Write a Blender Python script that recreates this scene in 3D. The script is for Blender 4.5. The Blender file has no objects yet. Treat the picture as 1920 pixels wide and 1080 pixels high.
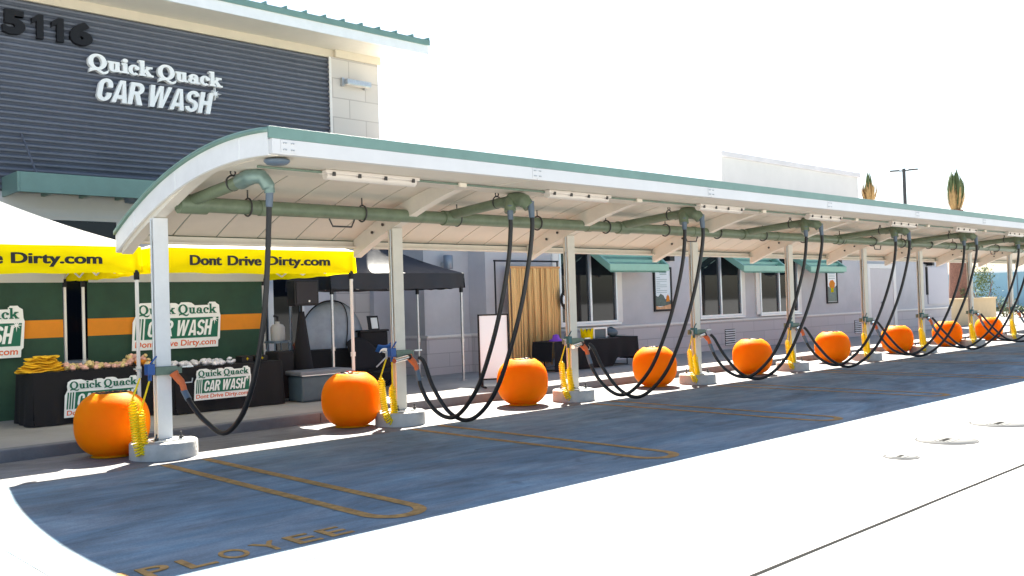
import bpy, bmesh, math, random
from mathutils import Vector, Matrix
random.seed(7)
C = bpy.context.scene
COL = C.collection
PI = math.pi

# ------------------------------------------------------------------ camera
cam_d = bpy.data.cameras.new("camera")
cam_d.sensor_width = 36.0
cam_d.lens = 32.59
cam_d.clip_end = 3000
cam = bpy.data.objects.new("camera", cam_d)
COL.objects.link(cam)
YAW, PITCH, ROLL = math.radians(43.584), math.radians(1.0488), math.radians(-1.7487)
F = Vector((math.sin(YAW)*math.cos(PITCH), math.cos(YAW)*math.cos(PITCH), math.sin(PITCH)))
RT = Vector((math.cos(YAW), -math.sin(YAW), 0))
UP = RT.cross(F)
R_ = math.cos(ROLL)*RT + math.sin(ROLL)*UP
U_ = -math.sin(ROLL)*RT + math.cos(ROLL)*UP
M = Matrix.Identity(4)
for i in range(3):
    M[i][0], M[i][1], M[i][2] = R_[i], U_[i], -F[i]
M[0][3], M[1][3], M[2][3] = -4.5883, -11.0557, 1.7006
cam.matrix_world = M
C.camera = cam

# ------------------------------------------------------------------ world, sun, exposure
SUN = Vector((0.62, 0.61, 1.0)).normalized()
EL = math.asin(SUN.z)
AZ = math.atan2(SUN.x, SUN.y)
w = bpy.data.worlds.new("World")
C.world = w
w.use_nodes = True
nt = w.node_tree
bg = nt.nodes["Background"]
sky = nt.nodes.new("ShaderNodeTexSky")
sky.sky_type = 'NISHITA'
sky.sun_disc = False
sky.sun_elevation = EL
sky.sun_rotation = AZ
sky.air_density = 1.0
sky.dust_density = 1.2
sky.ozone_density = 1.0
nt.links.new(sky.outputs[0], bg.inputs[0])
bg.inputs[1].default_value = 0.05
sd = bpy.data.lights.new("sun", 'SUN')
sd.energy = 5.0
sd.angle = math.radians(0.5)
sd.color = (1.0, 0.94, 0.82)
so = bpy.data.objects.new("sun", sd)
COL.objects.link(so)
so.rotation_euler = SUN.to_track_quat('Z', 'Y').to_euler()
so.location = (20, 20, 40)
C.view_settings.view_transform = 'Standard'
C.view_settings.look = 'None'
C.view_settings.exposure = 2.38
C.view_settings.gamma = 1.0

# ------------------------------------------------------------------ materials
MATS = {}
def sheer(m, amount):
    n, l = m.node_tree.nodes, m.node_tree.links
    b = n['Principled BSDF']
    t = n.new('ShaderNodeBsdfTranslucent')
    mx = n.new('ShaderNodeMixShader')
    mx.inputs[0].default_value = amount
    src = b.inputs['Base Color'].links
    if src:
        l.new(src[0].from_socket, t.inputs[0])
    else:
        t.inputs[0].default_value = b.inputs['Base Color'].default_value
    l.new(b.outputs[0], mx.inputs[1])
    l.new(t.outputs[0], mx.inputs[2])
    l.new(mx.outputs[0], n['Material Output'].inputs[0])
def mat(name, col, rough=0.6, metal=0.0, var=0.0, scale=6.0, bump=0.0, bscale=60.0, spec=0.5, stretch=None, coat=0.0, trans=0.0):
    if name in MATS:
        return MATS[name]
    m = bpy.data.materials.new(name)
    m.use_nodes = True
    n = m.node_tree.nodes
    l = m.node_tree.links
    b = n["Principled BSDF"]
    b.inputs["Base Color"].default_value = (*col, 1)
    b.inputs["Roughness"].default_value = rough
    b.inputs["Metallic"].default_value = metal
    b.inputs["Specular IOR Level"].default_value = spec
    if coat:
        b.inputs["Coat Weight"].default_value = coat
        b.inputs["Coat Roughness"].default_value = 0.1
    if trans:
        b.inputs["Transmission Weight"].default_value = trans
    if var or bump:
        tc = n.new("ShaderNodeTexCoord")
        mp = n.new("ShaderNodeMapping")
        if stretch:
            mp.inputs["Scale"].default_value = stretch
        l.new(tc.outputs["Object"], mp.inputs[0])
    if var:
        nz = n.new("ShaderNodeTexNoise")
        nz.inputs["Scale"].default_value = scale
        nz.inputs["Detail"].default_value = 6
        nz.inputs["Roughness"].default_value = 0.65
        l.new(mp.outputs[0], nz.inputs["Vector"])
        r = n.new("ShaderNodeValToRGB")
        r.color_ramp.elements[0].position = 0.3
        r.color_ramp.elements[1].position = 0.7
        r.color_ramp.elements[0].color = (*[max(0, c*(1-var)) for c in col], 1)
        r.color_ramp.elements[1].color = (*[min(1, c*(1+var)) for c in col], 1)
        l.new(nz.outputs["Fac"], r.inputs[0])
        l.new(r.outputs[0], b.inputs["Base Color"])
        mr = n.new("ShaderNodeMapRange")
        mr.inputs[3].default_value = max(0.02, rough-0.1)
        mr.inputs[4].default_value = min(1, rough+0.1)
        l.new(nz.outputs["Fac"], mr.inputs[0])
        l.new(mr.outputs[0], b.inputs["Roughness"])
    if bump:
        nb = n.new("ShaderNodeTexNoise")
        nb.inputs["Scale"].default_value = bscale
        nb.inputs["Detail"].default_value = 4
        l.new(mp.outputs[0], nb.inputs["Vector"])
        bp = n.new("ShaderNodeBump")
        bp.inputs["Strength"].default_value = bump
        bp.inputs["Distance"].default_value = 0.02
        l.new(nb.outputs["Fac"], bp.inputs["Height"])
        l.new(bp.outputs[0], b.inputs["Normal"])
    MATS[name] = m
    return m

def block_mat(name, col, mortar, bw, bh, var=0.1, msize=0.012):
    m = bpy.data.materials.new(name)
    m.use_nodes = True
    n = m.node_tree.nodes
    l = m.node_tree.links
    b = n["Principled BSDF"]
    tc = n.new("ShaderNodeTexCoord")
    sep = n.new("ShaderNodeSeparateXYZ")
    add = n.new("ShaderNodeMath")
    cmb = n.new("ShaderNodeCombineXYZ")
    l.new(tc.outputs["Object"], sep.inputs[0])
    l.new(sep.outputs[0], add.inputs[0])
    l.new(sep.outputs[1], add.inputs[1])
    l.new(add.outputs[0], cmb.inputs[0])
    l.new(sep.outputs[2], cmb.inputs[1])
    br = n.new("ShaderNodeTexBrick")
    br.inputs["Scale"].default_value = 1.0
    br.inputs["Brick Width"].default_value = bw
    br.inputs["Row Height"].default_value = bh
    br.inputs["Mortar Size"].default_value = msize
    br.inputs["Mortar Smooth"].default_value = 0.2
    br.inputs["Color1"].default_value = (*[c*(1-var) for c in col], 1)
    br.inputs["Color2"].default_value = (*[min(1, c*(1+var)) for c in col], 1)
    br.inputs["Mortar"].default_value = (*mortar, 1)
    l.new(cmb.outputs[0], br.inputs["Vector"])
    l.new(br.outputs["Color"], b.inputs["Base Color"])
    b.inputs["Roughness"].default_value = 0.85
    nb = n.new("ShaderNodeTexNoise")
    nb.inputs["Scale"].default_value = 40
    l.new(tc.outputs["Object"], nb.inputs["Vector"])
    mx = n.new("ShaderNodeMath")
    mx.operation = 'MULTIPLY_ADD'
    mx.inputs[1].default_value = -1.0
    l.new(br.outputs["Fac"], mx.inputs[0])
    l.new(nb.outputs["Fac"], mx.inputs[2])
    bp = n.new("ShaderNodeBump")
    bp.inputs["Strength"].default_value = 0.4
    bp.inputs["Distance"].default_value = 0.01
    l.new(mx.outputs[0], bp.inputs["Height"])
    l.new(bp.outputs[0], b.inputs["Normal"])
    MATS[name] = m
    return m

def pavement_mat(name, col):
    m = bpy.data.materials.new(name)
    m.use_nodes = True
    n = m.node_tree.nodes
    l = m.node_tree.links
    b = n["Principled BSDF"]
    tc = n.new("ShaderNodeTexCoord")
    def noise(scale, stretch, detail=6, dist=0.0):
        mp = n.new("ShaderNodeMapping")
        mp.inputs["Scale"].default_value = stretch
        l.new(tc.outputs["Object"], mp.inputs[0])
        z = n.new("ShaderNodeTexNoise")
        z.inputs["Scale"].default_value = scale
        z.inputs["Detail"].default_value = detail
        z.inputs["Roughness"].default_value = 0.65
        z.inputs["Distortion"].default_value = dist
        l.new(mp.outputs[0], z.inputs["Vector"])
        return z
    def ramp(src, p0, p1, c0, c1):
        r = n.new("ShaderNodeValToRGB")
        r.color_ramp.elements[0].position = p0
        r.color_ramp.elements[1].position = p1
        r.color_ramp.elements[0].color = (c0, c0, c0, 1)
        r.color_ramp.elements[1].color = (c1, c1, c1, 1)
        l.new(src.outputs["Fac"], r.inputs[0])
        return r
    def mul(a, c):
        x = n.new("ShaderNodeMix")
        x.data_type = 'RGBA'
        x.blend_type = 'MULTIPLY'
        x.inputs[0].default_value = 1.0
        l.new(a, x.inputs[6])
        l.new(c, x.inputs[7])
        return x.outputs[2]
    base = n.new("ShaderNodeRGB")
    base.outputs[0].default_value = (*col, 1)
    big = ramp(noise(0.8, (0.6, 1.1, 1), 9, 1.2), 0.34, 0.68, 0.58, 1.26)
    brush = ramp(noise(5.0, (0.22, 1.5, 1), 8, 0.9), 0.28, 0.70, 0.74, 1.16)
    drops = ramp(noise(2.3, (0.6, 1.5, 1), 3, 0.5), 0.27, 0.33, 0.5, 1.0)
    spots = ramp(noise(1.1, (1, 1, 1), 2, 1.2), 0.25, 0.36, 0.55, 1.0)
    fine = ramp(noise(60.0, (1, 1, 1), 4), 0.3, 0.7, 0.80, 1.15)
    o = mul(base.outputs[0], big.outputs[0])
    o = mul(o, brush.outputs[0])
    o = mul(o, drops.outputs[0])
    o = mul(o, spots.outputs[0])
    o = mul(o, fine.outputs[0])
    wear = ramp(noise(0.9, (0.5, 1.4, 1), 8, 1.5), 0.40, 0.62, 0.0, 0.55)
    gm = n.new("ShaderNodeMix")
    gm.data_type = 'RGBA'
    lum = sum(col)/3
    hs = n.new("ShaderNodeHueSaturation")
    hs.inputs["Saturation"].default_value = 0.25
    l.new(o, hs.inputs["Color"])
    l.new(wear.outputs[0], gm.inputs[0])
    l.new(o, gm.inputs[6])
    l.new(hs.outputs[0], gm.inputs[7])
    l.new(gm.outputs[2], b.inputs["Base Color"])
    b.inputs["Roughness"].default_value = 0.75
    nb = noise(80, (1, 1, 1), 4)
    bp = n.new("ShaderNodeBump")
    bp.inputs["Strength"].default_value = 0.25
    bp.inputs["Distance"].default_value = 0.01
    l.new(nb.outputs["Fac"], bp.inputs["Height"])
    l.new(bp.outputs[0], b.inputs["Normal"])
    return m

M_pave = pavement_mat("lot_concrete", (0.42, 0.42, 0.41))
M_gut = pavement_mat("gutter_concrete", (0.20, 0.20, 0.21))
M_pad = pavement_mat("shade_tinted_paving", (0.165, 0.260, 0.330))  # darker stall tone, with the blue of canopy shade put into the colour
M_walk = mat("walk_concrete", (0.29, 0.28, 0.265), 0.85, var=0.14, scale=1.6, bump=0.25, bscale=70)
M_kerb = mat("kerb_concrete", (0.165, 0.165, 0.175), 0.85, var=0.2, scale=3, bump=0.3, bscale=50)
M_foot = mat("footing_concrete", (0.46, 0.45, 0.43), 0.85, var=0.16, scale=5, bump=0.4, bscale=30)
M_cream = mat("cream_paint", (0.73, 0.68, 0.585), 0.45, var=0.06, scale=3)
M_deck = mat("deck_paint", (0.68, 0.62, 0.52), 0.5, var=0.05, scale=2)
M_white = mat("white_paint", (0.80, 0.80, 0.79), 0.4, var=0.05, scale=4)
M_rgreen = mat("green_roof_metal", (0.155, 0.265, 0.23), 0.4, var=0.1, scale=3)
M_pgreen = mat("green_pipe_paint", (0.15, 0.195, 0.125), 0.45, var=0.18, scale=7)
M_clamp = mat("grey_green_paint", (0.14, 0.20, 0.15), 0.5, var=0.12, scale=12)
M_galv = mat("galvanised_steel", (0.5, 0.52, 0.53), 0.35, metal=0.8, var=0.15, scale=20)
M_chrome = mat("chrome_tube", (0.75, 0.73, 0.7), 0.15, metal=1.0)
M_dark = mat("dark_steel", (0.04, 0.04, 0.04), 0.5, var=0.2, scale=20)
M_hose = mat("black_hose_rubber", (0.006, 0.006, 0.007), 0.42, var=0.25, scale=25)
M_cuff = mat("blue_grey_cuff", (0.10, 0.14, 0.19), 0.45)
M_grip = mat("orange_grip", (0.62, 0.13, 0.03), 0.5, var=0.15, scale=14)
M_yel = mat("yellow_air_hose", (1.0, 0.80, 0.01), 0.35)
M_blue = mat("blue_plastic", (0.015, 0.09, 0.32), 0.4)
M_orange = mat("orange_shell", (0.98, 0.20, 0.001), 0.55, var=0.07, scale=2.2, spec=0.06)
M_hole = mat("dark_inside", (0.015, 0.013, 0.012), 0.9)
M_paint = mat("worn_orange_marking", (0.44, 0.24, 0.07), 0.8, var=0.45, scale=9)
M_siding = mat("grey_blue_siding", (0.122, 0.134, 0.168), 0.42, var=0.1, scale=1.2)
M_frieze = mat("tan_frieze", (0.66, 0.58, 0.46), 0.7, var=0.05, scale=2)
M_soffit = mat("cream_soffit", (0.74, 0.69, 0.60), 0.7, var=0.04, scale=2)
M_block = block_mat("cream_block", (0.57, 0.53, 0.49), (0.43, 0.39, 0.36), 0.82, 0.41, 0.05)
M_wain = block_mat("mauve_block", (0.52, 0.475, 0.48), (0.40, 0.365, 0.37), 1.2, 0.32, 0.05)
M_stucco = mat("mauve_stucco", (0.495, 0.48, 0.497), 0.85, var=0.085, scale=1.2, bump=0.35, bscale=90)
M_lwall = mat("pale_wall", (0.70, 0.69, 0.68), 0.8, var=0.04, scale=2, bump=0.2, bscale=80)
M_trim = mat("pale_trim", (0.72, 0.69, 0.66), 0.55, var=0.04)
M_alu = mat("aluminium_frame", (0.62, 0.66, 0.70), 0.35, metal=0.5)
M_glass = mat("dark_glass", (0.008, 0.010, 0.014), 0.03, spec=0.32)
M_aglass = mat("awning_green", (0.25, 0.46, 0.36), 0.45, var=0.08, scale=3)
M_door = mat("door_paint", (0.50, 0.465, 0.48), 0.5, var=0.04)
M_black = mat("black_paint", (0.007, 0.007, 0.009), 0.5, spec=.3)
M_sblack = mat("black_cloth", (0.006, 0.0055, 0.008), 0.9, var=0.3, scale=5, bump=0.2, bscale=200)
M_navy = mat("black_tent_fabric", (0.009, 0.011, 0.018), 0.6, var=0.2, scale=3, bump=0.15, bscale=10)
M_tentw = mat("white_tent_fabric", (0.84, 0.83, 0.80), 0.8, var=0.04, scale=2, bump=0.2, bscale=5)
M_tenty = mat("yellow_tent_fabric", (0.98, 0.80, 0.002), 0.85, var=0.04, scale=3, bump=0.15, bscale=6, spec=0.1)
M_bgreen = mat("dark_green_fabric", (0.020, 0.060, 0.036), 0.8, var=0.25, scale=2.2, bump=0.3, bscale=4)
M_bstripe = mat("orange_stripe_fabric", (0.88, 0.30, 0.02), 0.8, var=0.06, scale=4)
M_lgreen = mat("logo_green", (0.006, 0.13, 0.075), 0.7)
M_lwhite = mat("logo_white", (0.86, 0.87, 0.86), 0.7)
M_lorange = mat("logo_orange", (0.72, 0.15, 0.06), 0.7)
M_text = mat("black_print", (0.012, 0.012, 0.012), 0.7)
M_legw = mat("white_tent_leg", (0.78, 0.75, 0.70), 0.4)
M_lens = mat("light_diffuser", (0.66, 0.60, 0.54), 0.3, spec=0.6)
M_bark = mat("palm_bark", (0.20, 0.10, 0.07), 0.9, var=0.35, scale=12, bump=0.6, bscale=20)
M_tan = mat("dry_frond", (0.36, 0.225, 0.09), 0.8, var=0.3, scale=5)
M_gfrond = mat("green_frond", (0.09, 0.12, 0.04), 0.7, var=0.3, scale=5)
M_leaf = mat("shrub_leaf", (0.085, 0.13, 0.045), 0.7, var=0.4, scale=6)
M_beige = mat("beige_planter", (0.62, 0.46, 0.27), 0.85, var=0.06, scale=2)
M_teal = mat("blue_panel_wall", (0.20, 0.36, 0.45), 0.6, var=0.05, scale=0.3)
M_gold = mat("gold_fringe", (0.70, 0.43, 0.17), 0.45, metal=0.35, var=0.3, scale=18, stretch=(6, 1, 0.12))
M_board = mat("white_board_face", (0.86, 0.90, 0.97), 0.35)
M_cool = mat("grey_blue_cooler", (0.07, 0.105, 0.13), 0.5, var=0.15, scale=6)
M_coollid = mat("grey_cooler_lid", (0.16, 0.17, 0.19), 0.5)
M_dome = mat("grey_mesh_fabric", (0.30, 0.34, 0.40), 0.8, var=0.18, scale=3, bump=0.3, bscale=6)
M_purple = mat("purple_plastic", (0.22, 0.05, 0.5), 0.5)
M_shirt = mat("yellow_cloth", (0.86, 0.46, 0.01), 0.85, var=0.25, scale=9, bump=0.5, bscale=12)
M_pink = mat("snack_wrap_pink", (0.75, 0.42, 0.33), 0.5, var=0.3, scale=20)
M_crm = mat("snack_wrap_cream", (0.66, 0.50, 0.22), 0.5, var=0.3, scale=20)
M_gwrap = mat("snack_wrap_white", (0.66, 0.64, 0.68), 0.35, var=0.3, scale=20)
M_poster = mat("poster_pale", (0.66, 0.72, 0.76), 0.3)
M_pdark = mat("poster_dark_green", (0.05, 0.09, 0.08), 0.4, var=0.5, scale=9)
M_red = mat("red_plastic", (0.45, 0.03, 0.03), 0.5)
M_manhole = mat("manhole_cast_iron", (0.13, 0.13, 0.13), 1.0, spec=0.0)
M_joint = mat("joint_filler", (0.03, 0.03, 0.03), 1.0, spec=0.0)

for m_, a_ in ((M_tentw, .5), (M_tenty, .5), (M_bstripe, .25)):
    sheer(m_, a_)
bo = M_orange.node_tree.nodes["Principled BSDF"]
bo.inputs["Subsurface Weight"].default_value = 0.75
bo.inputs["Subsurface Radius"].default_value = (1.0, 0.24, 0.02)
bo.inputs["Subsurface Scale"].default_value = 0.40
by_ = M_yel.node_tree.nodes["Principled BSDF"]
sheer(M_yel, .3)

# ------------------------------------------------------------------ mesh helpers
def wloc(p):
    r = Vector((0, 0, 0))
    while p is not None:
        if p.scale[0] == 1.0:
            r = r + p.location
        p = p.parent
    return r

class MB:
    def __init__(s):
        s.v, s.f, s.sm = [], [], []
    def add(s, vs, fs, smooth=False):
        b = len(s.v)
        s.v += [Vector(p) for p in vs]
        s.f += [[b+i for i in q] for q in fs]
        s.sm += [smooth]*len(fs)
        return s
    def box(s, x0, x1, y0, y1, z0, z1):
        vs = [(x, y, z) for x in (x0, x1) for y in (y0, y1) for z in (z0, z1)]
        return s.add(vs, [(0, 1, 3, 2), (4, 6, 7, 5), (0, 4, 5, 1), (2, 3, 7, 6), (0, 2, 6, 4), (1, 5, 7, 3)])
    def obox(s, c, u, v, n, a, b, d):
        c, u, v, n = Vector(c), Vector(u).normalized(), Vector(v).normalized(), Vector(n).normalized()
        vs = [c+u*i*a/2+v*j*b/2+n*k*d/2 for i in (-1, 1) for j in (-1, 1) for k in (-1, 1)]
        return s.add(vs, [(0, 1, 3, 2), (4, 6, 7, 5), (0, 4, 5, 1), (2, 3, 7, 6), (0, 2, 6, 4), (1, 5, 7, 3)])
    def bar(s, a, b, w, h, up=(0, 0, 1)):
        a, b = Vector(a), Vector(b)
        d = (b-a)
        n = d.normalized()
        side = n.cross(Vector(up))
        if side.length < 1e-4:
            side = n.cross(Vector((0, 1, 0)))
        side.normalize()
        return s.obox((a+b)/2, n, side, n.cross(side), d.length, w, h)
    def tube(s, pts, r, n=12, caps=True, smooth=True):
        pts = [Vector(p) for p in pts]
        rs = r if isinstance(r, (list, tuple)) else [r]*len(pts)
        prev = None
        rings = []
        for i, p in enumerate(pts):
            t = (pts[min(i+1, len(pts)-1)] - pts[max(i-1, 0)]).normalized()
            if prev is None:
                a = t.orthogonal().normalized()
            else:
                a = (prev - t*prev.dot(t))
                a = a.normalized() if a.length > 1e-6 else t.orthogonal().normalized()
            prev = a
            b = t.cross(a)
            rings.append([p + (a*math.cos(2*PI*k/n)+b*math.sin(2*PI*k/n))*rs[i] for k in range(n)])
        vs = [q for rg in rings for q in rg]
        fs = []
        for i in range(len(rings)-1):
            for k in range(n):
                k2 = (k+1) % n
                fs.append((i*n+k, i*n+k2, (i+1)*n+k2, (i+1)*n+k))
        s.add(vs, fs, smooth)
        if caps:
            s.add(rings[0], [tuple(range(n))[::-1]])
            s.add(rings[-1], [tuple(range(n))])
        return s
    def lathe(s, prof, c=(0, 0, 0), n=32, smooth=True, axis='Z'):
        c = Vector(c)
        vs = []
        for (r, z) in prof:
            for k in range(n):
                a = 2*PI*k/n
                p = (r*math.cos(a), r*math.sin(a), z)
                if axis == 'Y':
                    p = (p[0], p[2], p[1])
                if axis == 'X':
                    p = (p[2], p[0], p[1])
                vs.append(c+Vector(p))
        fs = []
        for i in range(len(prof)-1):
            for k in range(n):
                k2 = (k+1) % n
                fs.append((i*n+k, i*n+k2, (i+1)*n+k2, (i+1)*n+k))
        s.add(vs, fs, smooth)
        if prof[0][0] > 1e-5:
            s.add(vs[:n], [tuple(range(n))[::-1]])
        if prof[-1][0] > 1e-5:
            s.add(vs[-n:], [tuple(range(n))])
        return s
    def prism(s, poly, o, u, v, n, d):
        o, u, v, n = Vector(o), Vector(u), Vector(v), Vector(n).normalized()
        k = len(poly)
        a = [o+u*p[0]+v*p[1] for p in poly]
        b = [p+n*d for p in a]
        return s.add(a+b, [tuple(range(k))[::-1], tuple(range(k, 2*k))] + [(i, (i+1) % k, k+(i+1) % k, k+i) for i in range(k)])
    def strip(s, outer, inner, o, u, v, n, d, closed=True):
        o, u, v, n = Vector(o), Vector(u), Vector(v), Vector(n).normalized()
        k = len(outer)
        P = lambda q: o+u*q[0]+v*q[1]
        a = [P(q) for q in outer]
        b = [P(q) for q in inner]
        vs = a+b+[p+n*d for p in a]+[p+n*d for p in b]
        fs = []
        rng = range(k) if closed else range(k-1)
        for i in rng:
            j = (i+1) % k
            fs += [(i, j, k+j, k+i), (2*k+i, 3*k+i, 3*k+j, 2*k+j), (i, 2*k+i, 2*k+j, j), (k+i, k+j, 3*k+j, 3*k+i)]
        if not closed:
            fs += [(0, k, 3*k, 2*k), (k-1, 3*k-1, 4*k-1, 2*k-1)]
        return s.add(vs, fs)
    def sheet(s, fn, nu, nv, smooth=True):
        vs = [fn(i/nu, j/nv) for i in range(nu+1) for j in range(nv+1)]
        fs = [(i*(nv+1)+j, (i+1)*(nv+1)+j, (i+1)*(nv+1)+j+1, i*(nv+1)+j+1) for i in range(nu) for j in range(nv)]
        return s.add(vs, fs, smooth)
    def text(s, body, o, u, v, n, wd, ht, d, off=0.0, shear=0.0):
        vs, fs = text_geo(body, off, shear)
        x0 = min(p[0] for p in vs); x1 = max(p[0] for p in vs)
        y0 = min(p[1] for p in vs); y1 = max(p[1] for p in vs)
        o, u, v, n = Vector(o), Vector(u), Vector(v), Vector(n).normalized()
        return s.add([o+u*((p[0]-x0)/(x1-x0)*wd)+v*((p[1]-y0)/(y1-y0)*ht)+n*(d*(p[2]+0.5)) for p in vs], fs)
    def serif(s, body, o, u, v, n, wd, ht, d, grow=0.0):
        tot = sum(ADV.get(ch, .35) for ch in body)-0.05
        sx, sy = wd/tot, ht
        o, u, v, n = Vector(o), Vector(u)*sx, Vector(v)*sy, Vector(n).normalized()
        x = 0
        for ch in body:
            glyph(s, ch, o+u*x, u, v, n, d, grow)
            x += ADV.get(ch, .35)
        return s
    def build(s, name, m, parent=None, bevel=0.0, weld=False):
        off = wloc(parent) if parent is not None else Vector((0, 0, 0))
        me = bpy.data.meshes.new(name)
        me.from_pydata([tuple(p-off) for p in s.v], [], s.f)
        bm = bmesh.new()
        bm.from_mesh(me)
        for f, q in zip(bm.faces, s.sm):
            f.smooth = q
        if weld:
            bmesh.ops.remove_doubles(bm, verts=bm.verts, dist=1e-5)
        bmesh.ops.recalc_face_normals(bm, faces=bm.faces)
        bm.to_mesh(me)
        bm.free()
        me.materials.append(m)
        o = bpy.data.objects.new(name, me)
        COL.objects.link(o)
        if parent is not None:
            o.parent = parent
        if bevel:
            bv = o.modifiers.new("bevel", 'BEVEL')
            bv.width = bevel
            bv.segments = 2
            bv.limit_method = 'ANGLE'
        return o

HADV = {'C': .66, 'A': .72, 'R': .70, 'W': 1.04, 'S': .66, 'H': .68, ' ': .20}
def heavy_glyph(mb, ch, o, u, v, n, d):
    k = [0]
    def dd():
        k[0] += 1
        return d+.0006*k[0]
    def P(*p):
        mb.prism(list(p), o, u, v, n, dd())
    def rect(x0, y0, x1, y1):
        P((x0, y0), (x1, y0), (x1, y1), (x0, y1))
    def arc(cx, cy, rx, ry, tx, ty, a0, a1):
        mb.strip(ell(cx, cy, rx, ry, a0, a1), ell(cx, cy, rx-tx, ry-ty, a0, a1), o, u, v, n, dd(), False)
    if ch == 'C':
        arc(.31, .70, .31, .30, .21, .155, 0, 180); rect(0, .30, .21, .70); arc(.31, .30, .31, .30, .21, .155, 180, 360)
        rect(.41, .62, .62, .70); rect(.41, .30, .62, .38)
    elif ch == 'A':
        P((0, 0), (.20, 0), (.37, 1), (.23, 1)); P((.33, 1), (.47, 1), (.69, 0), (.48, 0)); P((.12, .17), (.56, .17), (.52, .34), (.15, .34))
    elif ch == 'R':
        rect(0, 0, .21, 1); arc(.34, .725, .30, .275, .20, .15, -90, 90); rect(.1, .85, .34, 1); rect(.1, .45, .34, .60)
        P((.24, .5), (.46, .5), (.67, 0), (.44, 0))
    elif ch == 'W':
        P((0, 1), (.20, 1), (.31, 0), (.11, 0)); P((.16, 0), (.31, 0), (.53, 1), (.41, 1)); P((.45, 1), (.60, 1), (.71, 0), (.52, 0)); P((.58, 0), (.72, 0), (1.0, 1), (.81, 1))
    elif ch == 'S':
        arc(.31, .72, .31, .28, .20, .15, 10, 270); arc(.31, .285, .31, .285, .20, .15, -170, 90)
    elif ch == 'H':
        rect(0, 0, .21, 1); rect(.41, 0, .62, 1); rect(.15, .41, .47, .59)
def heavy(mb, word, o, u, v, n, wd, ht, d):
    sc = wd/(sum(HADV[c_] for c_ in word)-.05)
    o, u, v = Vector(o), Vector(u)*sc, Vector(v)*ht
    x = 0
    for ch in word:
        heavy_glyph(mb, ch, o+u*x, u, v, n, d)
        x += HADV[ch]

_tc = {}
def text_geo(body, off, shear):
    key = (body, off, shear)
    if key in _tc:
        return _tc[key]
    cu = bpy.data.curves.new("lettering", 'FONT')
    cu.body = body
    cu.offset = off
    cu.shear = shear
    cu.extrude = 0.5
    cu.resolution_u = 4
    ob = bpy.data.objects.new("lettering", cu)
    COL.objects.link(ob)
    dg = bpy.context.evaluated_depsgraph_get()
    me = bpy.data.meshes.new_from_object(ob.evaluated_get(dg))
    r = ([tuple(p.co) for p in me.vertices], [tuple(p.vertices) for p in me.polygons])
    bpy.data.objects.remove(ob)
    bpy.data.meshes.remove(me)
    _tc[key] = r
    return r

ADV = {'Q': .98, 'u': .70, 'i': .34, 'c': .55, 'k': .72, 'a': .66, ' ': .26}
def ell(cx, cy, rx, ry, a0=0, a1=360, n=28):
    return [(cx+rx*math.cos(math.radians(a0+(a1-a0)*i/n)), cy+ry*math.sin(math.radians(a0+(a1-a0)*i/n))) for i in range(n+(0 if a1-a0 == 360 else 1))]
def glyph(mb, ch, o, u, v, n, d, g):
    k = [0]
    def dd():
        k[0] += 1
        return d + 0.0007*k[0]
    def rect(x0, y0, x1, y1):
        mb.prism([(x0-g, y0-g), (x1+g, y0-g), (x1+g, y1+g), (x0-g, y1+g)], o, u, v, n, dd())
    def poly(p):
        if g:
            cx = sum(q[0] for q in p)/len(p); cy = sum(q[1] for q in p)/len(p)
            p = [(q[0]+g*(1 if q[0] > cx else -1), q[1]+g*(1 if q[1] > cy else -1)) for q in p]
        mb.prism(p, o, u, v, n, dd())
    def ring(cx, cy, rx, ry, tx, ty, a0=0, a1=360):
        full = a1-a0 == 360
        mb.strip(ell(cx, cy, rx+g, ry+g, a0, a1), ell(cx, cy, max(.01, rx-tx-g), max(.01, ry-ty-g), a0, a1), o, u, v, n, dd(), full)
    def dot(cx, cy, r):
        mb.prism(ell(cx, cy, r+g, r+g, n=16), o, u, v, n, dd())
    if ch == 'Q':
        ring(.44, .50, .44, .52, .21, .12)
        poly([(.08, .0), (.30, .07), (.5, .0), (.72, -.13), (.90, -.06), (.98, .04), (.93, -.16), (.80, -.27), (.62, -.25), (.40, -.10), (.2, -.12), (.05, -.24)])
    elif ch == 'u':
        rect(.06, .17, .24, .66); rect(-.02, .57, .24, .66)
        ring(.29, .2, .23, .22, .17, .12, 180, 360)
        rect(.36, 0, .54, .66); rect(.28, .57, .54, .66); rect(.36, 0, .64, .09)
    elif ch == 'i':
        rect(.06, 0, .24, .66); rect(-.01, .57, .24, .66); rect(-.01, 0, .31, .09); dot(.15, .86, .12)
    elif ch == 'c':
        ring(.27, .32, .28, .345, .18, .10, 45, 315); dot(.43, .47, .11)
    elif ch == 'k':
        rect(.06, 0, .24, 1.05); rect(-.02, .96, .24, 1.05); rect(-.01, 0, .31, .09)
        poly([(.2, .24), (.2, .36), (.42, .62), (.6, .62), (.32, .24)])
        rect(.36, .57, .66, .66)
        poly([(.27, .33), (.42, .45), (.66, .04), (.44, .04)])
        rect(.40, 0, .71, .09)
    elif ch == 'a':
        ring(.23, .19, .24, .205, .16, .09)
        rect(.34, .05, .52, .46); ring(.28, .43, .24, .225, .17, .10, 0, 180); dot(.12, .46, .1); rect(.40, 0, .63, .09)

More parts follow.
